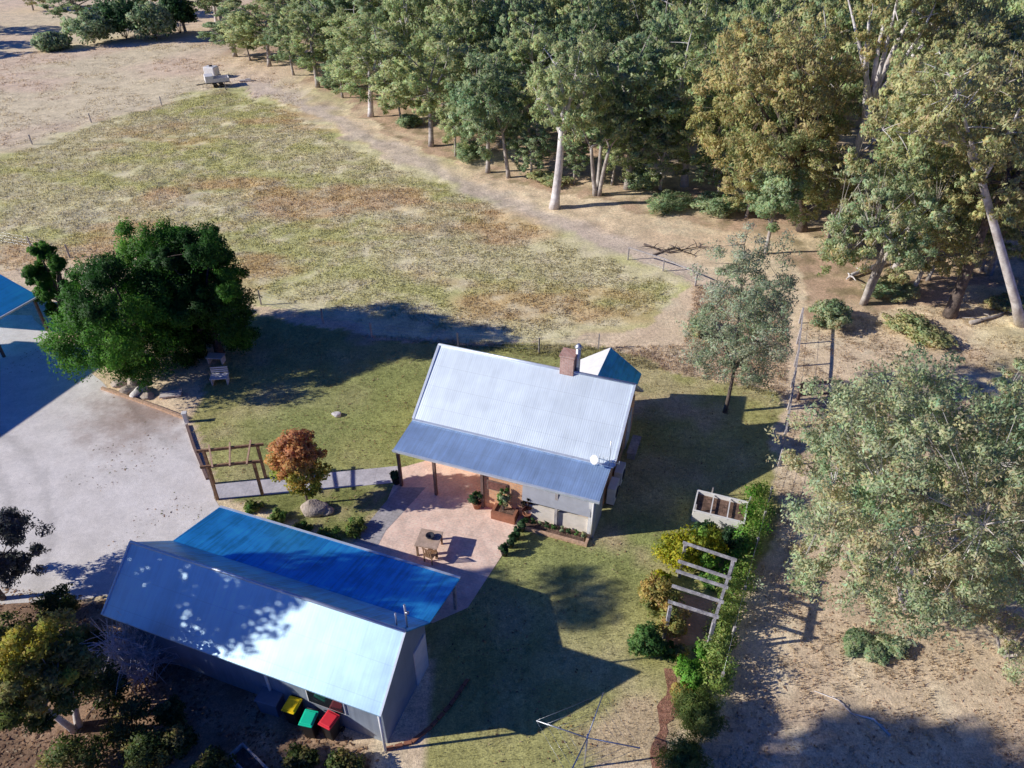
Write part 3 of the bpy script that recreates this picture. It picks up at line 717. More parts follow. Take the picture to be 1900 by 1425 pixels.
# half grown gums filling the gaps of the front row
for i, (px, py, h, lab) in enumerate([
    (465, 112, 7, 'half grown gum between the two left end gums'), (545, 140, 8, 'half grown gum left of the narrow grey gum'), (635, 180, 7.5, 'half grown gum between the narrow grey gum and the corner gum'),
    (745, 228, 7, 'half grown gum right of the paddock corner gum'), (845, 290, 6.5, 'half grown gum right of the gum with the pale lower trunk'), (985, 330, 6, 'half grown gum left of the tall pale trunk'),
    (1065, 342, 5.5, 'half grown gum just right of the tall pale trunk'), (1135, 345, 6, 'half grown gum right of the pink stems'), (1225, 352, 7, 'half grown gum in the shade left of the rounded gum'),
    (1330, 372, 7, 'half grown gum right of the rounded grey gum'), (1385, 402, 6.5, 'half grown gum at the left foot of the golden gum'), (1450, 392, 7.5, 'half grown gum behind the golden gum trunk'),
    (1540, 440, 7.5, 'half grown gum right of the golden gum trunk'), (1640, 450, 8, 'half grown gum above the pale fallen limb'), (1720, 520, 7, 'half grown gum left of the dark bent trunk'), (1820, 505, 8, 'half grown gum behind the dark bent trunk')]):
    s = h/14*1.35
    tree('gum_tree', lib[(0, 4, 1, 6, 0, 4, 1, 0, 2, 4, 3, 3, 3, 3, 3, 0)[i]], gp(px, py), i*2.1, lab, 'gum tree', TREES, (s, s, h/14))
# the rest of the wood
fp = [G2(*p) for p in ((400, 60), (560, 100), (690, 175), (800, 225), (940, 270), (1180, 300), (1300, 330), (1470, 330), (1620, 330), (2000, 300), (2350, 60), (2350, -60))]+[(170, 215), (-30, 215), (-45, 175)]
placed = []
r2 = np.random.default_rng(77)
xs = [p[0] for p in fp]; ys = [p[1] for p in fp]
for _ in range(9000):
    q = (r2.uniform(min(xs), max(xs)), r2.uniform(min(ys), max(ys)))
    if not inpoly(np.array([q[0]]), np.array([q[1]]), fp)[0]: continue
    md = 5.2 if q[1] < 110 else 7.2
    if abs(q[0]) > q[1]*.78+12: continue
    if all((q[0]-a)**2+(q[1]-b_)**2 > md*md for a, b_ in placed): placed.append(q)
    if len(placed) >= 270: break
for q in placed:
    right = q[0]/q[1] > .3
    li = int(r2.choice([3, 5, 3, 2, 7, 0, 0] if right and r2.random() < .75 else [0, 1, 2, 4, 6, 7, 4, 0, 3]))
    s = r2.uniform(.85, 1.35); hz = r2.uniform(.72, 1.3)
    tree('gum_tree', lib[li], (q[0], q[1], 0), r2.random()*6.28, 'gum tree packed inside the dense wood behind its front row', 'gum tree', TREES, (s, s, hz*(.95+.1*s)))

# signature trees of the wood edge
t = tree_meshes(201, 14.5, 3.9, .40, bf=.33, k=30, npc=560, Ls=.27, Ws=.10, pal=GREY, bark='bark_white', lean=(.9, .3), fork=.46, limbs=7, sub=6, subr=.45, clump=.24, mind=1.5, droop=1.1, lob=.5)
tree('gum_tree', t, gp(1028, 386), 0, 'tall gum with a thick pale trunk alone at the end of the track', 'gum tree', TREES)
t = tree_meshes(202, 9.5, 3.0, .2, bf=.2, k=22, npc=460, Ls=.27, Ws=.10, pal=COOL, bark='bark_pale', lean=(-1.4, .2), fork=.5, sub=6, subr=.45, clump=.24, mind=1.2, droop=1.1)
tree('gum_tree', t, gp(944, 327), 0, 'small gum with a thin crooked leaning trunk', 'gum tree', TREES)
t = tree_meshes(203, 10, 3.0, .34, bf=.4, k=20, npc=460, Ls=.27, Ws=.10, pal=COOL, bark='bark_pale', stems=3, spread=.9, fork=.42, sub=6, subr=.45, clump=.24, mind=1.3, droop=1.1)
tree('gum_tree', t, gp(1108, 364), 0, 'gum with several pinkish stems rising from one base in the shade', 'gum tree', TREES)
t = tree_meshes(204, 17.6, 6.6, .42, bf=.12, k=64, npc=620, Ls=.27, Ws=.10, pal=GOLD+OLIVE[:2], bark='bark_dark', lean=(-4.6, -.5), fork=.34, limbs=12, lob=.5, clump=.18, sub=7, subr=.42, mind=1.75, droop=1.1)
tree('gum_tree', t, gp(1490, 425), 0, 'broad golden green gum with a dark arching limb', 'gum tree', TREES)
t = tree_meshes(205, 22, 4.8, .42, bf=.56, k=34, npc=560, Ls=.27, Ws=.11, pal=OLIVE+GOLD, bark='bark_white', lean=(.3, 0), fork=.44, limbs=9, sub=6, subr=.45, clump=.2, mind=1.6, droop=1.1, lob=.5)
tree('gum_tree', t, gp(1548, 428), 0, 'tall gum showing a bright white forked upper trunk', 'gum tree', TREES)
t = tree_meshes(206, 18, 5.2, .3, bf=.52, k=40, npc=620, Ls=.24, Ws=.09, pal=OLIVE, bark='bark_white', lean=(-9.5, -.4), fork=.58, limbs=8, bend=.12, fkf=.78, lob=.55, sub=7, subr=.42, clump=.18, mind=1.6, droop=1.1)
tree('gum_tree', t, gp(1896, 605), 0, 'gum at the right edge with a long leaning white trunk', 'gum tree', TREES)
t = tree_meshes(207, 14.5, 4.6, .40, bf=.38, k=40, npc=600, Ls=.25, Ws=.1, pal=OLIVE, bark='bark_dark', lean=(.3, .6), fork=.5, limbs=7, sub=7, subr=.42, clump=.19, mind=1.6, droop=1.1, lob=.5)
tree('gum_tree', t, gp(1762, 585), 0, 'olive gum on a dark bent trunk beyond the fallen branches', 'gum tree', TREES)
t = tree_meshes(208, 13.2, 4.0, .26, bf=.02, k=52, npc=560, Ls=.23, Ws=.09, pal=OLIVE+SAGE, bark='bark_pale', fork=.36, stems=2, spread=.7, box=True, sub=7, subr=.43, clump=.2, mind=1.35, droop=1.1, low=-.95, limbs=8)
tree('gum_tree', t, gp(1600, 560), 0, 'leafy olive gum hanging nearly to the ground by the fence end', 'gum tree', TREES)
t = tree_meshes(209, 7.5, 2.6, .16, bf=.2, k=40, npc=260, Ls=.24, Ws=.1, pal=COOL, bark='bark_pale', fork=.45)
tree('gum_tree', t, gp(1420, 470), 0, 'short blue-green gum at the brush pile', 'gum tree', TREES)
t = tree_meshes(216, 17, 5.0, .4, bf=.2, k=46, npc=580, Ls=.25, Ws=.1, pal=OLIVE, bark='bark_pale', lean=(.5, .5), fork=.45, sub=7, subr=.43, clump=.19, mind=1.6, droop=1.1, lob=.5)
tree('gum_tree', t, gp(1690, 480), 0, 'olive gum in the middle of the right hand trees', 'gum tree', TREES)
t = tree_meshes(217, 19, 5.4, .45, bf=.22, k=48, npc=580, Ls=.27, Ws=.11, pal=OLIVE+GOLD[:1], bark='bark_white', fork=.45, sub=7, subr=.43, clump=.19, mind=1.7, droop=1.1, lob=.5)
tree('gum_tree', t, gp(1850, 430), 0, 'large olive gum behind the leaning white trunk', 'gum tree', TREES)
t = tree_meshes(218, 12, 4.2, .4, bf=.25, k=60, npc=300, Ls=.3, Ws=.12, pal=GREY, bark='bark_pale', fork=.45)
tree('gum_tree', t, gp(1395, 385), 0, 'grey-green gum tucked below the golden crown', 'gum tree', TREES)
for i, (px, py, k, s_, hz, lab) in enumerate([
    (1760, 400, 3, 1.3, 1.35, 'tall olive gum between the forked white trunk and the right edge'),
    (1860, 350, 2, 1.25, 1.4, 'tall grey gum at the top right corner'), (1690, 545, 3, .8, .75, 'short olive gum left of the dark bent trunk'), (2010, 440, 3, 1.2, 1.3, 'olive gum half cut by the right edge'), (1835, 510, 3, 1.0, 1.0, 'olive gum just left of the leaning white trunk'), (1660, 500, 7, .95, .95, 'loose grey gum between the leafy olive gum and the dark bent trunk'), (1470, 350, 7, 1.3, 1.3, 'loose crowned gum rising behind the golden gum')]):
    tree('gum_tree', lib[k], gp(px, py), i*1.9, lab, 'gum tree', TREES, (s_, s_, hz))
# wispy grey tree inside the fence
t = tree_meshes(210, 10.9, 3.0, .12, bf=.1, k=50, npc=520, Ls=.16, Ws=.05, droop=.6, pal=[(.4, .47, .29), (.46, .52, .34), (.52, .55, .39), (.34, .42, .24)], bark='bark_dark', fork=.3, limbs=7, clump=.24, lob=.4, hollow=.1, bend=.25, sub=6, subr=.5, mind=1.1)
tree('wispy_tree', t, gp(1345, 765), 0, 'wispy pale grey young tree on the lawn inside the fence', 'tree')
# large sage gums at the right foreground
t = tree_meshes(211, 12.4, 5.4, .2, bf=.1, k=78, npc=1150, Ls=.145, Ws=.058, droop=.8, pal=SAGE, bark='bark_white', stems=4, spread=1.1, fork=.36, limbs=14, clump=.19, lob=.5, hollow=.3, mind=1.4, lean=(-1.9, .3), sub=9, subr=.36)
tree('sage_gum', t, gp(1680, 1128), .4, 'big sage green gum with several white stems right of the fence', 'gum tree', 'sage gums at the right foreground')
t = tree_meshes(212, 12.4, 4.9, .2, bf=.14, k=66, npc=1250, Ls=.15, Ws=.058, droop=.8, pal=SAGE, bark='bark_white', stems=3, spread=1.0, fork=.36, limbs=12, clump=.19, lob=.5, hollow=.3, mind=1.4, sub=9, subr=.36)
p = gp(1905, 1060)
tree('sage_gum', t, p, 1.4, 'sage green gum cut off by the right edge behind the white stemmed one', 'gum tree', 'sage gums at the right foreground')
t = tree_meshes(213, 4.6, 3.3, .1, bf=.0, k=40, npc=760, Ls=.12, Ws=.045, droop=.6, pal=SAGE, bark='bark_pale', stems=3, spread=.9, fork=.3, limbs=9, clump=.2, lob=.5, low=-.3, sub=7, subr=.43, mind=1.0)
tree('sage_gum', t, gp(1860, 1215), 0, 'low spreading sage green gum at the lower right edge', 'gum tree', 'sage gums at the right foreground')
# dark pines left
def pine(seed, h, r_, k, loc, label, bf=-.1):
    t = tree_meshes(seed, h, r_, .28, bf=bf, k=k, npc=2600, Ls=.2, Ws=.06, droop=-.6, pal=PINE, bark='bark_dark', limbs=9, fork=.3, clump=.30, lob=.68, hollow=.45, low=-.97, mind=r_*.44, squash=1.0, sub=10, subr=.5)
    return tree('pine_tree', t, loc, 0, label, 'pine tree', 'dark pines beside the driveway')
pine(301, 7.2, 4.1, 32, gp(268, 680), 'broad dark pine with bright green lobes in front at the driveway corner')
pine(302, 8.9, 3.0, 26, gp(408, 655), 'taller dark pine at the right shading the lawn')
pine(303, 6.2, 1.5, 18, gp(132, 602), 'small dark pine between the carport and the broad pine')
pine(304, 8.8, 3.0, 26, gp(345, 630), 'bluish dark pine at the back of the group')
# autumn tree
t = tree_meshes(401, 4.75, 1.34, .07, bf=.1, k=74, npc=150, Ls=.13, Ws=.09, droop=0, vcol=True, pal=[(.4, .45, .08), (.58, .54, .1), (.42, .42, .08), (.68, .48, .13), (.72, .4, .13), (.66, .33, .13), (.72, .37, .16), (.66, .31, .15)], bark='bark_dark', limbs=8, fork=.3, clump=.24, lob=.25, hollow=.2)
tree('maple_tree', t, gp(572, 935), 0, 'small autumn tree with red, orange and yellow leaves by the path', 'tree')
# trees beyond the frame whose shadows cross the yard
OFF = 'tall gums past the left edge that shade the shed'
bigs = [tree_meshes(501, 15, 3.5, .3, bf=.3, k=44, npc=170, clump=.22, Ls=.34, Ws=.14, pal=GREY, bark='bark_pale'), tree_meshes(502, 18, 5.0, .45, bf=.3, k=64, npc=260, Ls=.36, Ws=.15, pal=GREY, bark='bark_pale')]
for i, (x0, y0, k, s) in enumerate([(-25, 16.0, 0, .82), (-25.5, 15.5, 0, 1.06), (-30, 5.2, 1, 1.0), (-34, 1.5, 1, 1.05), (-27, 2.5, 0, 1.05)]):
    tree('gum_tree', bigs[k], (x0, y0, 0), i*1.3, 'tall gum past the left edge of the yard', 'gum tree', OFF, (s*(.76 if i == 1 else 1), s*(.76 if i == 1 else 1), s))
t = tree_meshes(503, 20.5, 3.8, .4, bf=.64, k=40, npc=260, Ls=.36, Ws=.15, pal=GREY, bark='bark_pale', fork=.6, clump=.3)
tree('gum_tree', t, (-22.5, 6.5, 0), 0, 'tallest gum past the left edge with a high crown', 'gum tree', OFF)
tree('gum_tree', t, (-20.5, 4.0, 0), 2, 'second high crowned gum past the lower left corner', 'gum tree', OFF)
# left edge and lower left trees
t = tree_meshes(601, 5.6, 2.4, .12, bf=.04, sub=5, subr=.5, low=-.95, k=36, npc=700, Ls=.16, Ws=.05, pal=[(.09, .1, .1), (.13, .14, .14), (.06, .075, .07)], bark='bark_dark', clump=.24)
tree('grey_tree', t, (-20.9, 19.4, 0), 0, 'dark blue-grey tree at the left edge beside the driveway', 'tree')
t = tree_meshes(602, 5.5, 1.9, .16, bf=.2, k=70, npc=300, Ls=.16, Ws=.07, droop=.3, vcol=True, pal=[(.1, .16, .05), (.13, .19, .05), (.18, .23, .06), (.25, .27, .08), (.3, .3, .1), (.36, .33, .1), (.55, .5, .08)], bark='bark_white', stems=2, spread=.5, fork=.4, limbs=9, clump=.2)
tree('yellow_tree', t, (-15.3, 13.9, 0), 0, 'tall shrubby tree with yellow tips and pale stems at the lower left', 'tree')

# bare grey twiggy shrub
def twig_bush(seed, R_, h, n):
    r = np.random.default_rng(seed); mb = MB()
    for i in range(n):
        a, e = r.random()*6.28, r.uniform(.25, 1.35)
        l = R_*(.6+.5*r.random()); p = Vector((r.normal()*.15, r.normal()*.15, 0)); d = Vector((math.cos(a)*math.cos(e), math.sin(a)*math.cos(e), math.sin(e)*h/R_))
        m_, q = p+d*l*.5, p+d*l+Vector((0, 0, -.15*l))
        mb.tube([p, m_, q], [.026, .02, .01], 4, cap=False)
        for _ in range(7):
            s = p.lerp(q, r.uniform(.3, .95)); e_ = Vector((r.normal(), r.normal(), abs(r.normal())))*.28*R_
            mb.tube([s, s+e_*.5+Vector((0, 0, .05)), s+e_], [.015, .012, .007], 3, cap=False)
    return mb
o = empty('bare_shrub', gp(255, 1240), 0, 'leafless grey twiggy shrub beside the shed wall', 'shrub')
twig_bush(71, 1.8, 2.5, 110).build('branches', M['twig'], o)

def bush_me(seed, r_, h, pal, Ls=.12, Ws=.06, k=30, npc=150, droop=0, clump=.3, lob=.3):
    r = np.random.default_rng(seed)
    cen = sample_crown(r, k, r_*.8, r_*.8, h*.45, r_*.22, lob, .2, -.9)+np.array([0, 0, h*.52])
    pal = np.array(pal); cols = pal[r.integers(0, len(pal), len(cen))]
    V, F, C = leaf_quads(cen, r_*clump*(.7+.6*r.random(len(cen))), npc, Ls, Ws, droop, cols, r, .8)
    mb = MB()
    for q in cen[::3]: mb.tube([(0, 0, -.05), (q[0]*.4, q[1]*.4, q[2]*.6), tuple(q)], [.03, .02, .008], 5, cap=False)
    me = bpy.data.meshes.new('stems'); me.from_pydata(mb.v, [], mb.f); me.update(); me.materials.append(M['bark_dark'])
    return me, np_mesh('foliage', V, F, M['leaf'], C, nor=leaf_quads.n)
def bush(name, me, loc, rz, label, cat='shrub', group=None, sc=(1, 1, 1)):
    o = empty(name, loc, rz, label, cat, group); o.scale = sc
    link('stems', me[0], o); link('foliage', me[1], o); return o
YEL = _b([(.30, .30, .02), (.40, .38, .03), (.22, .26, .03)], 1.5)
DUL = _b([(.34, .28, .08), (.28, .26, .08), (.4, .3, .1), (.18, .2, .06)], 1.5)
GRN = _b([(.05, .12, .03), (.08, .17, .04), (.12, .22, .06)], 1.5)
BRT = _b([(.1, .25, .03), (.15, .32, .05), (.2, .34, .06)], 1.5)
DRK = _b([(.03, .07, .03), (.04, .1, .035), (.06, .12, .05)], 1.5)
FLU = [(.2, .27, .06), (.25, .32, .085), (.3, .36, .11), (.16, .23, .06)]
bush('yellow_bush', bush_me(1, 1.15, 2.2, YEL, k=44), gp(1256, 1052), 0, 'bright yellow-green bush at the far end of the white pergola')
bush('yellow_bush', bush_me(2, .95, 2.4, YEL+BRT, k=40), gp(1300, 1052), 1, 'yellow-green bush growing between the pergola beams')
bush('climbing_rose', bush_me(3, .95, 1.6, DUL, k=44, npc=130), gp(1216, 1130), 0, 'sprawling straw yellow climber on the lawn side of the pergola')
bush('climbing_rose', bush_me(13, .75, 1.4, DUL, k=28, npc=130), gp(1246, 1172), 2, 'smaller straw yellow climber at the near pergola post')
bush('green_bush', bush_me(4, .78, 1.35, GRN), gp(1198, 1212), 0, 'rounded dark green bush at the corner of the lawn')
bush('bright_bush', bush_me(5, .75, 1.0, BRT), gp(1278, 1262), 0, 'bright green leafy bush near the pergola post')
bush('dark_bush', bush_me(6, .7, .9, DRK), gp(1305, 1003), 0, 'dark green vegetable bush in front of the raised bed at its left')
bush('dark_bush', bush_me(7, .75, .95, DRK), gp(1358, 1018), 2, 'dark green vegetable bush in front of the raised bed by the hedge')
bush('green_bush', bush_me(8, .6, .7, BRT+GRN), gp(1320, 1085), 0, 'leafy green plants showing under the pergola beams')
for i, (px, py, r_, h, pal, lab) in enumerate([
    (1235, 1215, .45, .6, GRN, 'small green plant between the corner bush and the pergola'), (1258, 1215, .4, .5, DUL, 'small straw coloured plant at the foot of the pergola floor'),
    (1225, 1085, .5, .8, YEL, 'small yellow-green plant left of the pergola beams'), (1300, 1222, .5, .7, BRT, 'bright green plant beside the near pergola post'), (1262, 1290, .45, .6, DUL, 'low dull plant at the edge of the red mulch'),
    (1280, 1030, .5, .8, GRN, 'green plant between yellow bush and raised bed')]):
    bush('border_plant', bush_me(120+i, r_, h, pal, k=16, npc=90, lob=.5), gp(px, py), i, lab, 'plant', 'border plants around the white pergola')
# clipped strip hedge along the fence, and the feathery bushes at its end
def strip(name, pts, w, h, pal, label, cat, seed, Ls=.12, Ws=.05, dens=46, npc=130):
    r = np.random.default_rng(seed); cen = []
    P_ = [Vector(p) for p in pts]
    for a, b_ in zip(P_[:-1], P_[1:]):
        n = int((b_-a).length*dens/4)
        for i in range(n):
            q = a.lerp(b_, (i+r.random())/n); t = Vector((-(b_-a).y, (b_-a).x, 0)).normalized()
            q = q+t*r.uniform(-.5, .5)*w; cen.append((q.x, q.y, h*(.2+.7*r.random())*(.8+.4*r.random())))
    cen = np.array(cen); pal = np.array(pal)
    o0 = P_[0]
    V, F, C = leaf_quads(cen-np.array([o0.x, o0.y, 0]), np.full(len(cen), w*.42), npc, Ls, Ws, -.3, pal[r.integers(0, len(pal), len(cen))], r, .9)
    o = empty(name, (o0.x, o0.y, 0), 0, label, cat); link('foliage', np_mesh('foliage', V, F, M['leaf'], C, nor=leaf_quads.n), o)
    mb = MB()
    for q in cen[::6]: mb.tube([(q[0]-o0.x, q[1]-o0.y, -.05), (q[0]-o0.x, q[1]-o0.y, q[2])], [.02, .008], 5, cap=False)
    mb.build('stems', M['bark_dark'], o)
strip('hedge', [G(1408, 925), G(1384, 1015), G(1362, 1095)], 1.0, 1.15, _b(FLU, 1.5)+BRT, 'narrow green hedge along the fence beside the raised bed', 'hedge', 41)
strip('hedge', [G(1356, 1110), G(1336, 1190), G(1312, 1295)], .95, 1.2, _b(FLU, 1.5), 'narrow feathery hedge along the fence below the pergola', 'hedge', 42)
bush('feathery_bush', bush_me(9, 1.05, 1.5, FLU, Ls=.16, Ws=.025, k=44, npc=240, droop=-.5), gp(1290, 1345), 0, 'feathery light green bush below the pergola', 'shrub')
bush('feathery_bush', bush_me(10, 1.0, 1.3, FLU, Ls=.16, Ws=.025, k=40, npc=240, droop=-.5), gp(1265, 1432), 1, 'feathery green bush in shade at the bottom edge', 'shrub')
# shrubs at the lower left
LL = [(.08, .13, .035), (.13, .18, .05), (.2, .22, .07), (.32, .29, .1)]
for i, (px, py, r_, h, lab) in enumerate([
    (250, 1370, 1.0, 1.8, 'leafy dark shrub right of the yellow tipped tree'), (330, 1345, .7, 1.5, 'thin shrub on the bark mulch below the bare twigs'),
    (400, 1440, .8, 1.0, 'low shrub at the bottom edge by the trough'), (560, 1420, .7, .9, 'low dark shrub right of the trough'), (640, 1440, .8, .8, 'dark groundcover clump at the bottom below the bins'),
    (150, 1440, 1.3, 1.6, 'dense dark shrub at the bottom left corner'), (120, 1150, 1.0, 1.6, 'dark shrub in shade behind the yellow tipped tree'), (40, 1210, 1.1, 1.9, 'dark green shrub at the left edge in shade'),
    (215, 1310, .9, 2.2, 'tall dark shrub left of the mulch below the bare twigs'), (290, 1425, 1.0, 1.8, 'tall dark shrub at the bottom between the corner shrub and the trough'), (345, 1400, .6, 1.7, 'thin upright shrub left of the trough'),
    (90, 1250, 1.2, 2.0, 'leafy dark shrub behind the yellow tipped tree'), (180, 1215, .8, 1.4, 'dark shrub at the left foot of the bare twigs')]):
    bush('dark_shrub', bush_me(20+i, r_, h, LL, k=26, npc=120, lob=.5), gp(px, py), i, lab, 'shrub', 'shrubs at the lower left')
for i, (px, py, r_, h, lab) in enumerate([
    (520, 965, .55, .45, 'low green plant nearest the shed roof corner'), (560, 985, .5, .4, 'low green plant left of the large rock'), (610, 1000, .65, .5, 'low green clump below the large rock'),
    (660, 985, .6, .5, 'dark low clump in shade by the patio strip'), (470, 945, .5, .35, 'low plant beside the path end post')]):
    bush('garden_plant', bush_me(40+i, r_, h, GRN+FLU, k=16, npc=90), gp(px, py), i, lab, 'plant', 'low plants behind the shed')
# far hedgerow at the top left
for i, (px, py, w, h, pal, lab) in enumerate([
    (175, 82, 4.0, 4.6, COOL, 'low dark shrub at the left of the far creek line'), (235, 72, 5.0, 6.0, DRK, 'dark green shrub mass in the middle of the far creek line'),
    (290, 74, 4.2, 5.0, COOL, 'grey-green shrub at the right of the far creek line'), (100, 92, 3.0, 2.0, COOL, 'small shrub trailing off the far creek line'), (335, 62, 3.4, 6.5, DRK, 'dark shrub under the far dark tree')]):
    bush('creek_shrub', bush_me(60+i, w, h, pal, Ls=.5, Ws=.25, k=34, npc=130, lob=.4), gp(px, py), i, lab, 'shrub', 'shrubs along the far creek')
for i, (px, py, li, s, hz, lab) in enumerate([
    (150, 48, 4, 1.5, .75, 'spreading far gum at the top left above the creek shrubs'), (345, 60, 1, 1.25, .95, 'dark upright far tree at the top beside the wood'), (255, 30, 0, 1.2, .7, 'half seen far gum at the top between two others'),
    (60, 20, 3, 1.1, .7, 'far gum at the top left corner'), (400, 40, 2, 1.2, .95, 'far grey gum where the wood meets the creek')]):
    tree('gum_tree', lib[li], gp(px, py)-Vector((0, 0, 1.0)), i*1.7, lab, 'gum tree', 'far gums along the creek', (s, s, hz))
for i, (px, py) in enumerate([(-220, 60), (-150, 88), (-260, 112), (-90, 60)]):
    tree('gum_tree', lib[i % 3], gp(px, py), i, 'far gum past the left edge that shades the creek flat', 'gum tree', 'far gums along the creek', (1.2, 1.2, .8))
# understorey scrub along the wood edge and the right bank
for i, (px, py, r_, h, pal, lab) in enumerate([
    (1650, 545, 2.0, 1.8, SAGE, 'grey-green scrub right of the leafy olive gum'), (1540, 600, 1.6, 1.6, SAGE, 'pale scrub by the fence end'), (1700, 620, 1.8, .9, OLIVE, 'low dark olive bush at the bank near the dark trunk'),
    (1870, 570, 1.5, .8, OLIVE, 'low olive bush at the foot of the leaning trunk'), (1240, 385, 2.2, 1.6, COOL, 'dark scrub in the shade right of the pink stems'), (1190, 352, 2, 2.2, COOL, 'blue-green scrub beside the pink stems'),
    (1330, 395, 2, 2.0, COOL, 'scrub under the big rounded gum'), (1590, 1196, .55, .45, COOL, 'low blue-green sucker bush nearest the fence below the white stems'), (1618, 1208, .6, .5, COOL, 'low blue-green sucker bush in the middle below the white stems'), (1655, 1203, .5, .4, SAGE, 'low pale sucker bush farthest right below the white stems'),
    (760, 235, 1.6, 1.4, COOL, 'small scrub in the dip behind the paddock corner gum'), (870, 292, 2.2, 2.0, COOL, 'blue-green scrub at the foot of the mid green gum'), (1020, 340, 1.6, 1.6, OLIVE, 'olive scrub behind the tall pale trunk'), (620, 165, 2.0, 2.4, COOL, 'scrub skirt under the narrow grey gum'), (1300, 620, 1.0, 1.4, SAGE, 'pale shrub at the foot of the wispy tree')]):
    bush('scrub_bush', bush_me(80+i, r_, h, pal, Ls=.2, Ws=.085, k=46, npc=110, lob=.65, clump=.2), gp(px, py), i, lab, 'shrub', 'scrub along the wood edge', (1.1+.5*((i*7) % 5)/4, 1, .62+.3*((i*3) % 4)/3))

# ------------------------------------------------------------------ grass (stuff)
def grass(name, n, region, hmin, hmax, wid, blades, label, seed, spread=.12, bright=1.1, keep=None):
    r = np.random.default_rng(seed)
    P_ = np.array(region); lo, hi = P_.min(0), P_.max(0)
    x = r.uniform(lo[0], hi[0], n*3); y = r.uniform(lo[1], hi[1], n*3)
    m = inpoly(x, y, region)
    if keep is not None: m &= keep(x, y)
    x, y = x[m][:n], y[m][:n]; n = len(x)
    c = zone_color(x, y)*bright*(.84+.32*r.random((n, 1)))
    zz = relief(x, y)
    nb = n*blades; i = np.repeat(np.arange(n), blades)
    hgt = r.uniform(hmin, hmax, n)[i]*(.6+.6*r.random(nb))
    bx, by = x[i]+r.normal(size=nb)*spread, y[i]+r.normal(size=nb)*spread
    a = r.random(nb)*6.28; ln = hgt*(.2+.6*r.random(nb)); b2 = r.random(nb)*6.28
    ax, ay = np.cos(b2)*wid/2, np.sin(b2)*wid/2
    z0 = zz[i]-.03
    V = np.stack([np.stack([bx-ax, by-ay, z0], 1), np.stack([bx+ax, by+ay, z0], 1), np.stack([bx+np.cos(a)*ln, by+np.sin(a)*ln, zz[i]+hgt], 1)], 1).reshape(-1, 3)
    F = np.arange(3*nb).reshape(nb, 3)
    nr = np.stack([np.cos(a)*.25, np.sin(a)*.25, np.ones(nb)], 1); gn = np.cross(V[1::3]-V[0::3], V[2::3]-V[0::3])
    dn = gn[:, 2] < 0; F[dn] = F[dn][:, ::-1]
    nr = np.repeat(nr/np.linalg.norm(nr, axis=1)[:, None], 3, 0)
    C = np.repeat(limit(c[i]*(.85+.3*r.random((nb, 1)))), 3, 0)
    o = link(name, np_mesh(name, V, F, M['tuft'], C, nor=nr)); tag(o, label, 'grass', kind='stuff')
pd = Z['paddock']
def fade(poly_, w):
    pts = poly_+[poly_[0]]
    return lambda x, y: (np.clip(segdist(x, y, pts)/w, 0, 1) > fbm(x*.8, y*.8, 55)*1.3-.25) & (fbm(x*.5, y*.5, 15) > .3)
grass('paddock_grass', 48000, pd, .03, .15, .08, 5, 'short tussocky straw and green grass of the paddock', 1, .17, 1.3, keep=fade(pd, 3))
bank = [G2(*p) for p in ((1490, 600), (1900, 540), (2200, 700), (2200, 1440), (1330, 1440), (1400, 1080), (1470, 750))]
grass('bank_grass', 8000, bank, .04, .16, .05, 6, 'dry straw grass and leaf litter on the river bank', 2, .1, 1.25, keep=lambda x, y: fbm(x*.8, y*.8, 25) > .42)
edge = [G2(*p) for p in ((640, 620), (1110, 645), (1270, 640), (1290, 530), (1460, 560), (1460, 740), (1250, 690))]
grass('verge_grass', 7000, edge, .06, .2, .05, 5, 'thin straw grass behind the cottage', 3, .1, 1.1)
fieldp = [G2(*p) for p in ((-150, 105), (400, 80), (560, 150), (560, 205), (420, 160), (170, 225), (-150, 330))]
grass('field_grass', 6000, fieldp, .04, .12, .14, 4, 'pale dry grass of the far field', 4, .25, 1.35, keep=lambda x, y: fbm(x*.4, y*.4, 35) > .45)
def off_hard(x, y):
    k = np.ones(x.shape, bool)
    for O, x0, x1, y0, y1 in ((HO, -5, 5, -.1, 8.6), (SO, -5.7, 5.7, -2, 4.3)):
        dx, dy = x-O.x, y-O.y; lx = dx*math.cos(AX)+dy*math.sin(AX); ly = -dx*math.sin(AX)+dy*math.cos(AX)
        k &= ~((lx > x0) & (lx < x1) & (ly > y0) & (ly < y1))
    k &= ~inpoly(x, y, pat) & ~inpoly(x, y, drv)
    k &= ~inpoly(x, y, [G2(*p) for p in ((396, 897), (745, 860), (735, 900), (404, 930))])
    return k & ~inpoly(x, y, [G2(*p) for p in ((1262, 1100), (1340, 1118), (1318, 1190), (1240, 1205))])
grass('lawn_grass', 30000, Z['lawn'], .03, .09, .025, 4, 'short olive lawn grass around the cottage', 5, .08, 1.25, keep=off_hard)

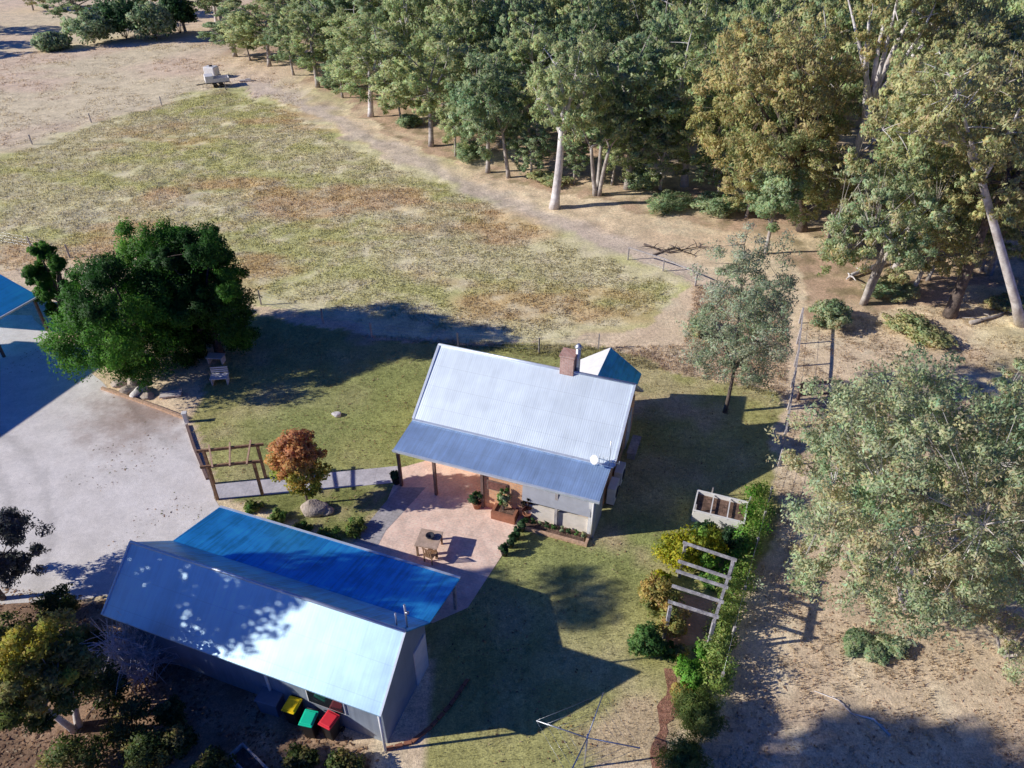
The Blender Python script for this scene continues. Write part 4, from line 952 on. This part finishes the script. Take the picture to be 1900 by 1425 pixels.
def litter(name, n, region, size, pal, label, seed, z=.02, keep=None):
    r = np.random.default_rng(seed); P_ = np.array(region); lo, hi = P_.min(0), P_.max(0)
    x = r.uniform(lo[0], hi[0], n*3); y = r.uniform(lo[1], hi[1], n*3); m = inpoly(x, y, region) & (fbm(x*.7, y*.7, seed) > .46)
    if keep is not None: m &= keep(x, y)
    x, y = x[m][:n], y[m][:n]; n = len(x); zz = relief(x, y)+z
    a = r.random(n)*6.28; l = size*(.5+r.random(n)); w_ = l*(.25+.4*r.random(n)); tl = r.normal(size=n)*.4
    ca, sa = np.cos(a), np.sin(a)
    V = np.stack([np.stack([x+ca*l, y+sa*l, zz+tl*l], 1), np.stack([x-sa*w_, y+ca*w_, zz], 1), np.stack([x-ca*l, y-sa*l, zz-tl*l*.3], 1), np.stack([x+sa*w_, y-ca*w_, zz], 1)], 1).reshape(-1, 3)
    pal = np.array(pal); C = np.repeat(pal[r.integers(0, len(pal), n)]*(.7+.6*r.random((n, 1))), 4, 0)
    o = link(name, np_mesh(name, V, np.arange(4*n).reshape(n, 4), M['tuft'], C)); tag(o, label, 'leaf litter', kind='stuff')
LIT = [(.3, .17, .1), (.42, .27, .16), (.2, .12, .08), (.5, .38, .26)]
litter('leaf_litter', 9000, Z['bareyard'], .07, LIT, 'bark and fallen leaves on the bare yard below the shed', 8)
litter('leaf_litter', 3000, bank, .06, [(.5, .33, .22), (.6, .44, .3), (.38, .25, .17)], 'fallen gum leaves and bark on the river bank', 9)
litter('leaf_litter', 2500, drv, .05, LIT+[(.25, .25, .1)], 'scattered leaves and weeds on the gravel driveway', 10, .015, keep=lambda x, y: (x > -30) & (fbm(x*.25, y*.25, 88) > .5))
litter('leaf_litter', 3500, Z['lawn'], .045, LIT+[(.45, .3, .12)], 'fallen leaves scattered on the lawn', 13, .03, keep=off_hard)
# ------------------------------------------------------------------ arch pergola over the path
pa = [G(404, 927), G(487, 918), G(493, 886), G(397, 897)]
o0 = pa[0]
pg = empty('timber_arbour', (o0.x, o0.y, 0), 0, 'brown timber arbour standing over the path entrance', 'arbour')
q = [p-o0 for p in pa]; ht = 2.1
for p in q: MB().box((p.x, p.y, ht/2), (.12, .12, ht)).build('post', M['timber'], pg)
def ext(a, b_, e): d = (b_-a).normalized(); return a-d*e, b_+d*e
up = Vector((0, 0, ht))
for a, b_ in ((q[0], q[1]), (q[3], q[2])):
    s, e = ext(a, b_, .3); MB().beam(s+up, e+up, .08, .14).build('beam', M['timber'], pg)
for k in range(3):
    t = .12+.38*k; s, e = ext(q[0].lerp(q[1], t), q[3].lerp(q[2], t), .25)
    MB().beam(s+up+Vector((0, 0, .11)), e+up+Vector((0, 0, .11)), .07, .08).build('rafter', M['timber_edge'], pg)

# white pergola
wc = [G(1250, 1085, 2.2), G(1345, 1110, 2.2)]
o1 = G(1312, 1190)
wp = empty('white_pergola', (o1.x, o1.y, 0), 0, 'weathered white pergola of wide beams beside the hedge', 'pergola')
pts = {'a': G(1326, 1150, 2.0), 'b': G(1361, 1040, 2.0), 'c': G(1244, 1124, 2.0), 'd': G(1272, 1010, 2.0)}
lo = lambda p: Vector((p.x-o1.x, p.y-o1.y, p.z))
A_, B_, C_, D_ = (lo(pts[k]) for k in 'abcd')
for p in (A_, B_, C_, D_): MB().box((p.x, p.y, .98), (.12, .12, 1.96)).build('post', M['timber_pergola'], wp)
MB().beam(*ext(A_, B_, .1), .11, .15).build('beam', M['timber_pergola'], wp)
for t in (0.02, .26, .5, .66, .98):
    s, e = ext(A_.lerp(B_, t), C_.lerp(D_, t), .12)
    u = Vector((0, 0, .126)); MB().beam(s+u, e+u, .09, .1).build('rafter', M['timber_pergola'], wp)

# raised bed with netting frame
rc = [G(1283, 966), G(1384, 992), G(1390, 945, .5), G(1299, 918, .5)]
o2 = rc[0]
rb = empty('raised_bed', (o2.x, o2.y, 0), AX, 'white timber raised vegetable bed with a wire frame', 'raised bed')
bw, bd, bh = 2.25, 1.35, .62
for s in (0, 1): MB().box((bw/2, s*bd, bh/2), (bw, .07, bh)).build('side_board', M['white'], rb)
for s in (0, 1): MB().box((s*bw, bd/2, bh/2), (.07, bd-.08, bh)).build('end_board', M['white'], rb)
MB().box((bw/2, bd/2, bh/2-.06), (bw-.1, bd-.1, bh-.1)).build('soil', M['soil'], rb)
b = MB()
for s in (0, .33, .66, 1): b.beam((s*bw, -.04, bh+.03), (s*bw, bd+.04, bh+.03), .05, .05)
for s in (0, 1): b.beam((-.04, s*bd, bh+.06), (bw+.04, s*bd, bh+.06), .07, .05)
b.build('frame', M['white'], rb)
for sx, sy in ((.25, 1), (1, 1), (0, 0)): MB().box((sx*bw+.07, sy*bd+.06, .5), (.06, .06, 1.0)).build('stake', M['timber_grey'], rb)

# ------------------------------------------------------------------ fences
def fence(name, pts, h, label, step=2.6, post=.1, rail=0, wires=4, pm='timber_grey', rm='timber_grey', wr=.006):
    P_ = [gp(*p) for p in pts]; o0 = P_[0]
    o = empty(name, o0, 0, label, 'fence')
    L_ = [p-o0 for p in P_]; tops = []
    for a, b_ in zip(L_[:-1], L_[1:]):
        n = max(1, round((b_-a).length/step))
        for i in range(n): tops.append(a.lerp(b_, i/n))
    tops.append(L_[-1])
    pm_ = MB().box((0, 0, h/2-.1), (post, post, h+.2)); me = None
    for t in tops:
        if me is None:
            ob = pm_.build('post', M[pm], o, t); me = ob.data
        else: link('post', me, o, t, random.uniform(-.2, .2))
    w = MB()
    for k in range(wires): w.tube([t+Vector((0, 0, h*(.25+.7*k/max(1, wires-1)))) for t in tops], wr, 4)
    w.build('wire', M['steel'], o)
    if rail:
        MB_ = MB()
        for a, b_ in zip(tops[:-1], tops[1:]): MB_.beam(a+Vector((0, 0, h)), b_+Vector((0, 0, h)), rail, rail)
        MB_.build('top_rail', M[rm], o)
fence('boundary_fence', [(1483, 600), (1474, 680), (1462, 760), (1450, 830)], 1.15, 'pale railed fence running down from the trees to the small gate', 2.2, .1, .07, 3)
fence('boundary_fence', [(1444, 865), (1424, 935), (1398, 1030), (1374, 1120), (1333, 1280)], 1.1, 'post and wire fence behind the hedge and raised bed', 2.2, .09, 0, 4)
fence('paddock_fence', [(485, 566), (600, 600), (690, 627), (850, 645), (1000, 655), (1110, 648)], 1.1, 'thin wire fence between lawn and paddock', 4, .08)
fence('paddock_fence', [(1165, 482), (1230, 503), (1290, 530)], 1.0, 'short white railed fence at the end of the track', 4.5, .09, .07, 2)
fence('paddock_fence', [(-60, 440), (60, 463), (130, 478)], 1.1, 'wire fence at the left behind the small pine', 3.5, .09, 0, 4)
fence('paddock_fence', [(-40, 298), (60, 268), (170, 228), (300, 195), (420, 168)], 1.0, 'faint wire fence along the far edge of the tussock paddock', 7, .1, 0, 3)
# timber gate panel standing off the fence
gt = gp(1480, 742); e_ = gp(1548, 738)
gate = empty('timber_gate', gt, math.atan2(e_.y-gt.y, e_.x-gt.x), 'dark timber rail frame standing out from the fence', 'gate')
gl = (e_-gt).length
for s in (0, gl): MB().box((s, 0, .6), (.14, .14, 1.2)).build('post', M['timber_post'], gate)
for z in (.35, 1.12): MB().beam((0, 0, z), (gl, 0, z), .09, .11).build('rail', M['timber_post'], gate)

# ------------------------------------------------------------------ bins
def wheelie(loc, rz, lidm, label):
    o = empty('wheelie_bin', loc, rz, label, 'bin', 'wheelie bins by the shed')
    MB().box((0, 0, .52), (.52, .6, .94), taper=.78).build('body', M['black'], o, bevel=.03)
    li = MB().box((0, -.01, 1.02), (.56, .66, .07)).box((0, -.02, 1.07), (.46, .52, .05)).build('lid', lidm, o, bevel=.025)
    MB().tube([(-.25, .38, .98), (.25, .38, .98)], .025, 8).build('handle', M['black'], li)
    for s in (-.25, .25): MB().tube([(s-.03, .3, .11), (s+.03, .3, .11)], .11, 12).build('wheel', M['black'], o)
    o.scale = (.9, .9, .95)
    return o
def at_h(px, py, z): p = G(px, py, z); return (p.x, p.y, 0)
wheelie(at_h(541, 1305, 1.05), AX+R(3), M['yellow'], 'black wheelie bin with yellow lid by the shed wall')
wheelie(at_h(572, 1330, 1.05), AX+R(8), M['green'], 'black wheelie bin with green lid between yellow and red')
wheelie(at_h(610, 1333, 1.05), AX-R(6), M['red'], 'black wheelie bin with red lid nearest the shed corner')
gbx = empty('storage_box', at_h(500, 1290, .8), AX+R(4), 'grey plastic storage box left of the yellow bin', 'storage box')
MB().box((0, 0, .36), (.8, .6, .72), taper=.92).build('body', M['greybin'], gbx, bevel=.02)
MB().box((0, 0, .76), (.86, .66, .08)).build('lid', M['greybin'], gbx, bevel=.02)
tr_ = empty('planter_trough', at_h(462, 1415, .4), R(-38), 'weathered timber trough at the bottom edge below the bins', 'trough')
for s in (-1, 1): MB().box((0, s*.26, .2), (1.5, .06, .4)).build('side_board', M['timber_grey'], tr_)
for s in (-1, 1): MB().box((s*.74, 0, .2), (.06, .46, .4)).build('end_board', M['timber_grey'], tr_)
MB().box((0, 0, .12), (1.42, .46, .2)).build('soil', M['soil'], tr_)

# ------------------------------------------------------------------ rotary clothesline
cl = G(1090, 1366, 2.0); cl.z = 0
ck = empty('clothes_hoist', cl, 0, 'silver rotary clothes hoist on the lawn at the bottom', 'clothesline')
MB().tube([(0, 0, -.1), (0, 0, 2.1)], .03, 8).build('mast', M['steel'], ck)
ends = []
for px, py in ((995, 1337), (1120, 1285), (1188, 1388), (1055, 1440)):
    e = G(px, py, 2.05)-cl; ends.append(e)
    MB().tube([(0, 0, 1.9), e], .022, 6).build('arm', M['steel'], ck)
b = MB()
for f_ in (.4, .6, .8, 1.0):
    for i in range(4):
        a, c = ends[i]*f_, ends[(i+1) % 4]*f_; a.z = c.z = 1.9+.15*f_; b.tube([a, (a+c)/2-Vector((0, 0, .04)), c], .005, 3)
b.build('line', M['steel'], ck)

# ------------------------------------------------------------------ patio furniture
ft = empty('patio_table', at_h(796, 1000, .7), AX+R(8), 'square brown timber table on the sunny patio', 'table')
MB().box((0, 0, .7), (1.0, 1.0, .06)).build('top', mat('pale_table_timber', (.55, .4, .3), .8, ns=6, amt=.2), ft)
for sx in (-1, 1):
    for sy in (-1, 1): MB().box((sx*.42, sy*.42, .335), (.08, .08, .67)).build('leg', M['timber'], ft)
p = ft.location
fb = empty('fire_bowl', (p.x+.05, p.y+.05, .73), 0, 'dark metal bowl standing on the square patio table', 'bowl')
MB().lathe([(.08, 0), (.17, .08), (.2, .15), (.17, .15), (.06, .05)], (0, 0, 0), 16).build('dish', M['steel_dark'], fb)
def chair(px, py, rz, label):
    o = empty('patio_chair', at_h(px, py, 0), rz, label, 'chair')
    MB().box((0, 0, .44), (.46, .46, .04)).build('seat', M['timber'], o)
    b = MB()
    for k in range(4): b.beam((-.18+.12*k, .21, .5), (-.18+.12*k, .25, .9), .06, .02)
    b.beam((-.23, .25, .92), (.23, .25, .92), .03, .06); b.build('backrest', M['timber'], o)
    for sx in (-1, 1):
        for sy in (-1, 1): MB().box((sx*.2, sy*.2, .21), (.045, .045, .42)).build('leg', M['timber'], o)
chair(800, 1040, AX+R(170), 'dark timber chair at the shed side of the patio table')

# pots
def potted(px, py, pr, ph, pal, h, r_, label, seed, m='terra', z=0, Ls=.12, Ws=.04):
    p = gp(px, py); p.z = .016 if z == 0 else z
    o = empty('potted_plant', p, seed, label, 'pot plant', 'pot plants around the patio')
    MB().lathe([(pr*.7, 0), (pr, ph*.9), (pr*1.08, ph*.92), (pr*1.08, ph), (pr*.9, ph), (pr*.85, ph*.9)], (0, 0, 0), 14).build('pot', M[m], o)
    me = bush_me(300+seed, r_, h, pal, Ls=Ls, Ws=Ws, k=14, npc=90)
    f_ = link('foliage', me[1], o, (0, 0, ph*.8)); link('stems', me[0], o, (0, 0, ph*.8))
potted(885, 942, .22, .35, DRK, .7, .4, 'dark leafy pot plant at the verandah post', 1)
potted(978, 962, .2, .35, [(.1, .03, .03), (.14, .05, .04), (.06, .05, .03)], 1.3, .34, 'tall dark red pot plant at the patio corner', 3)
for i, (px, py) in enumerate([(968, 985), (958, 1000), (947, 1015), (936, 1030)]):
    potted(px, py, .17, .3, DRK, .4, .27, ['dark pot plant topmost of the row along the patio edge', 'second pot plant down the row along the patio edge', 'third pot plant down the row along the patio edge', 'dark pot plant lowest of the row along the patio edge'][i], 4+i, 'black')
potted(736, 896, .25, .45, DRK, .4, .32, 'dark round pot plant at the verandah end post', 9, 'black')
pl = gp(938, 958)
bp_ = empty('brick_planter', (pl.x, pl.y, 0), AX, 'dark brick planter with a small pale green shrub by the brick wall', 'planter')
MB().box((0, -.32, .24), (1.15, .12, .46)).box((0, .32, .24), (1.15, .12, .46)).box((-.51, 0, .24), (.12, .52, .46)).box((.51, 0, .24), (.12, .52, .46)).build('wall', M['terra'], bp_)
MB().box((0, 0, .2), (.9, .52, .36)).build('soil', M['soil'], bp_)
me = bush_me(350, .36, 1.5, SAGE+GRN, Ls=.1, Ws=.04, k=22, npc=110)
link('foliage', me[1], bp_, (-.1, 0, .35)); link('stems', me[0], bp_, (-.1, 0, .35))
# small plants in the flower bed
for i in range(9):
    lx = xm+.3+i*(4.0-xm)/8
    me = bush_me(360+i, .17, .35, [DRK, GRN, SAGE][i % 3], Ls=.07, Ws=.03, k=8, npc=50)
    p = loc2w(HO, lx, -.2, .1)
    bush('bed_plant', me, p, i, 'small leafy plant in the row along the white verandah wall', 'plant', 'row of small plants in the flower bed')

# ------------------------------------------------------------------ rocks, edging, odd things
def rock(seed, sx, sy, sz, loc, label, m='rock', group=None, rz=0):
    bpy_me = bpy.data.meshes.new('rock'); import bmesh
    bm = bmesh.new(); bmesh.ops.create_icosphere(bm, subdivisions=3, radius=1)
    r = np.random.default_rng(seed); k = r.normal(size=(9, 3)); k /= np.linalg.norm(k, axis=1)[:, None]; dd = r.uniform(.62, .9, 9)
    for v in bm.verts:
        n = v.co.normalized(); s = 1.0
        for j in range(9):
            c = n.x*k[j, 0]+n.y*k[j, 1]+n.z*k[j, 2]
            if c > .2: s = min(s, dd[j]/c)
        v.co = n*s; v.co.x *= sx; v.co.y *= sy; v.co.z = v.co.z*sz
    bm.to_mesh(bpy_me); bm.free(); bpy_me.materials.append(M[m])
    o = link('boulder', bpy_me, None, (loc[0], loc[1], sz*.35), rz); tag(o, label, 'rock', group)
p = gp(583, 946); rock(1, .72, .55, .42, p, 'large pale boulder beside the autumn tree')
p = gp(606, 950); rock(2, .35, .3, .2, p, 'smaller dark faced stone touching the large boulder')
p = gp(625, 771); rock(3, .32, .22, .16, p, 'small white stone alone on the lawn', 'rockwhite')
stones = [(222, 716, .55, .4, .28, 'pale stone at the left of the heap below the pine'), (240, 724, .6, .35, .25, 'flat pale stone second in the heap below the pine'), (258, 730, .65, .4, .3, 'whitest upright stone of the heap below the pine'),
          (246, 713, .5, .35, .4, 'back stone of the heap below the pine'), (272, 736, .45, .35, .22, 'lowest stone at the right of the heap below the pine'), (230, 731, .4, .25, .15, 'low front stone of the heap by the orange edging')]
for i, (px, py, a, b_, c, lab) in enumerate(stones): rock(10+i, a, b_, c, gp(px, py), lab, 'rockwhite' if i == 2 else 'rock', 'heap of pale stones below the pine', i*.7)
sl = gp(318, 734)
MB().box((0, 0, .12), (1.15, .55, .1)).box((-.35, 0, .03), (.2, .5, .1)).box((.35, 0, .03), (.2, .5, .1)).build('stone_slab', M['bag'], None, (sl.x, sl.y, 0), R(12), 'flat pale slab lying right of the stone heap', 'slab', bevel=.02)
ed = [gp(190, 722), gp(290, 757), gp(345, 778)]
b = MB()
for a, c in zip(ed[:-1], ed[1:]): b.beam(a+Vector((0, 0, .07)), c+Vector((0, 0, .07)), .16, .16)
e0 = b.build('edging_log', M['timber_edge'], None); tag(e0, 'orange timber edging along the driveway corner', 'edging')
p = gp(347, 783); MB().box((0, 0, .3), (.22, .22, .62)).box((0, 0, .63), (.27, .27, .06)).build('bollard', M['white'], None, (p.x, p.y, 0), .2, 'short white bollard at the driveway corner', 'bollard', bevel=.015)
b = MB()
for a, c in zip([(347, 790), (360, 830)], [(360, 830), (385, 890)]):
    b.beam(gp(*a)+Vector((0, 0, .05)), gp(*c)+Vector((0, 0, .05)), .14, .12)
tag(b.build('edging_log', M['timber_post'], None), 'dark timber edging between driveway and lawn', 'edging')
# edging curve by the shed
b = MB(); cv = [gp(*p) for p in ((868, 1262), (835, 1310), (800, 1350), (765, 1378), (715, 1392))]
for a, c in zip(cv[:-1], cv[1:]):
    n = max(1, round((c-a).length/.3))
    for i in range(n):
        m_ = a.lerp(c, (i+.5)/n); b.box((m_.x, m_.y, .05), (.27, .12, .1), math.atan2(c.y-a.y, c.x-a.x)+random.uniform(-.1, .1))
tag(b.build('brick_edging', M['terra'], None), 'curved red brick edging round the shed corner', 'edging')
# seats in the pine shade
def garden_seat(px, py, rz, label, back):
    o = empty('lawn_bench', gp(px, py), rz, label, 'seat', 'white seats in the pine shade')
    MB().box((0, 0, .45), (1.0, .6, .05)).build('seat', M['white'], o)
    for sx in (-.42, .42): MB().box((sx, 0, .21), (.06, .5, .42)).build('leg', M['white'], o)
    if back:
        b = MB()
        for k in range(3): b.beam((-.48, .31, .58+.14*k), (.48, .31, .58+.14*k), .03, .09)
        b.build('backrest', M['white'], o)
garden_seat(403, 672, R(-5), 'white low table farther under the pine on the shaded lawn', False)
garden_seat(410, 710, R(8), 'white bench with backrest nearer in the pine shade', True)
# trailer in the far field
p = gp(405, 160)
tl = empty('farm_trailer', p, R(25), 'white box trailer parked in the dry field', 'trailer')
MB().box((0, 0, .75), (3.4, 1.9, .12)).build('deck', M['steel_dark'], tl)
MB().box((-1.1, 0, 1.25), (1.2, 1.9, .9)).build('front_box', M['white'], tl, bevel=.04)
b = MB()
for s in (-1, 1): b.box((.6, s*.93, 1.05), (2.2, .05, .5))
b.box((1.7, 0, 1.05), (.05, 1.9, .5)); b.build('side_board', M['white'], tl)
for sx in (-.4, .5):
    for sy in (-1, 1): MB().tube([(sx, sy*.98-.1, .35), (sx, sy*.98+.1, .35)], .35, 14).build('wheel', M['black'], tl)
MB().beam((-1.7, 0, .6), (-3.0, 0, .5), .12).build('drawbar', M['steel_dark'], tl)
p = gp(395, 143)
tk = empty('water_tank', p, R(-15), 'small white tank behind the trailer in the dry field', 'tank')
MB().box((0, 0, .8), (1.6, 1.3, 1.1)).build('body', M['white'], tk, bevel=.12)
MB().box((0, 0, .12), (1.7, 1.4, .24)).build('skid', M['timber_grey'], tk)
tl.scale = (.85, .85, .9)
MB().lathe([(.22, 0), (.22, .1), (.1, .14)], (0, 0, 1.35), 12).build('lid', M['black'], tk)
p = gp(456, 152); MB().box((0, 0, .1), (1.5, .5, .16)).box((.3, .1, .24), (.6, .3, .12)).build('board_stack', M['bag'], None, p, .2, 'pale boards lying in the field right of the trailer', 'boards')
# fallen branches
def branch(pts, r0, label, seed, m='bark_pale', side=5):
    r = np.random.default_rng(seed); P_ = [gp(*p)+Vector((0, 0, r0*.8)) for p in pts]; b = MB()
    n = len(P_); b.tube(P_, [r0*(1-.75*i/(n-1)) for i in range(n)], 7)
    for _ in range(side):
        i = int(r.integers(0, n-1)); s = P_[i].lerp(P_[i+1], r.random()); e = s+Vector((r.normal()*.7, r.normal()*.7, abs(r.normal())*.25))*(P_[0]-P_[-1]).length*.18
        b.tube([s, s.lerp(e, .5)+Vector((0, 0, .08)), e], [r0*.4, r0*.3, r0*.12], 5)
    tag(b.build('fallen_branch', M[m], None), label, 'branch', 'fallen branches')
branch([(1652, 1366), (1620, 1335), (1580, 1325), (1555, 1300), (1510, 1283)], .05, 'thin pale fallen branch on the bare ground at the lower right', 1, 'bark_white')
branch([(1640, 490), (1580, 512), (1570, 520)], .2, 'pale fallen limb under the leafy olive gum', 2, 'bark_white')
branch([(1800, 600), (1850, 588), (1900, 560)], .14, 'grey fallen limb beside the dark bent trunk', 3)
branch([(1195, 455), (1240, 470), (1300, 458)], .1, 'dark fallen branch in the brush at the track end', 4, 'bark_dark', 14)
branch([(1210, 475), (1250, 460), (1290, 475)], .08, 'second dark branch across the brush at the track end', 5, 'bark_dark', 14)
branch([(1660, 240), (1625, 262), (1600, 285)], .2, 'pale broken limb lying among the right hand trees', 6, 'bark_white')

# ------------------------------------------------------------------ camera, light, world
cam = bpy.data.cameras.new('camera'); co = bpy.data.objects.new('camera', cam); col.objects.link(co)
co.location = (0, 0, CAMH); co.rotation_euler = (R(90)-PITCH, 0, 0)
cam.sensor_width = 36; cam.lens = 36*FPX/1900; cam.clip_end = 6000; cam.clip_start = .5
scene.camera = co
EL = math.atan(1/2.05); to_sun = Vector((-.99, -.135, 0)).normalized()*math.cos(EL)+Vector((0, 0, math.sin(EL)))
sun = bpy.data.lights.new('sun', 'SUN'); sun.energy = 5.0; sun.angle = R(.5); sun.color = (1, .955, .87)
so = bpy.data.objects.new('sun', sun); col.objects.link(so); so.rotation_euler = to_sun.to_track_quat('Z', 'Y').to_euler(); so.location = to_sun*100
w = bpy.data.worlds.new('World'); scene.world = w; w.use_nodes = True
nt = w.node_tree; bg = nt.nodes['Background']
sky = N(nt, 'ShaderNodeTexSky', sky_type='NISHITA'); sky.sun_disc = False
sky.sun_elevation = EL; sky.sun_rotation = math.atan2(to_sun.x, to_sun.y)
mu = N(nt, 'ShaderNodeMix', data_type='RGBA', blend_type='MULTIPLY'); mu.inputs['Factor'].default_value = 1
mu.inputs['B'].default_value = (.1, .6, 2.35, 1)
nt.links.new(sky.outputs[0], mu.inputs['A']); nt.links.new(mu.outputs['Result'], bg.inputs['Color'])
bg.inputs['Strength'].default_value = .037
scene.view_settings.view_transform = 'Standard'; scene.view_settings.look = 'None'; scene.view_settings.exposure = 0
scene.cycles.max_bounces = 6; scene.cycles.use_denoising = True
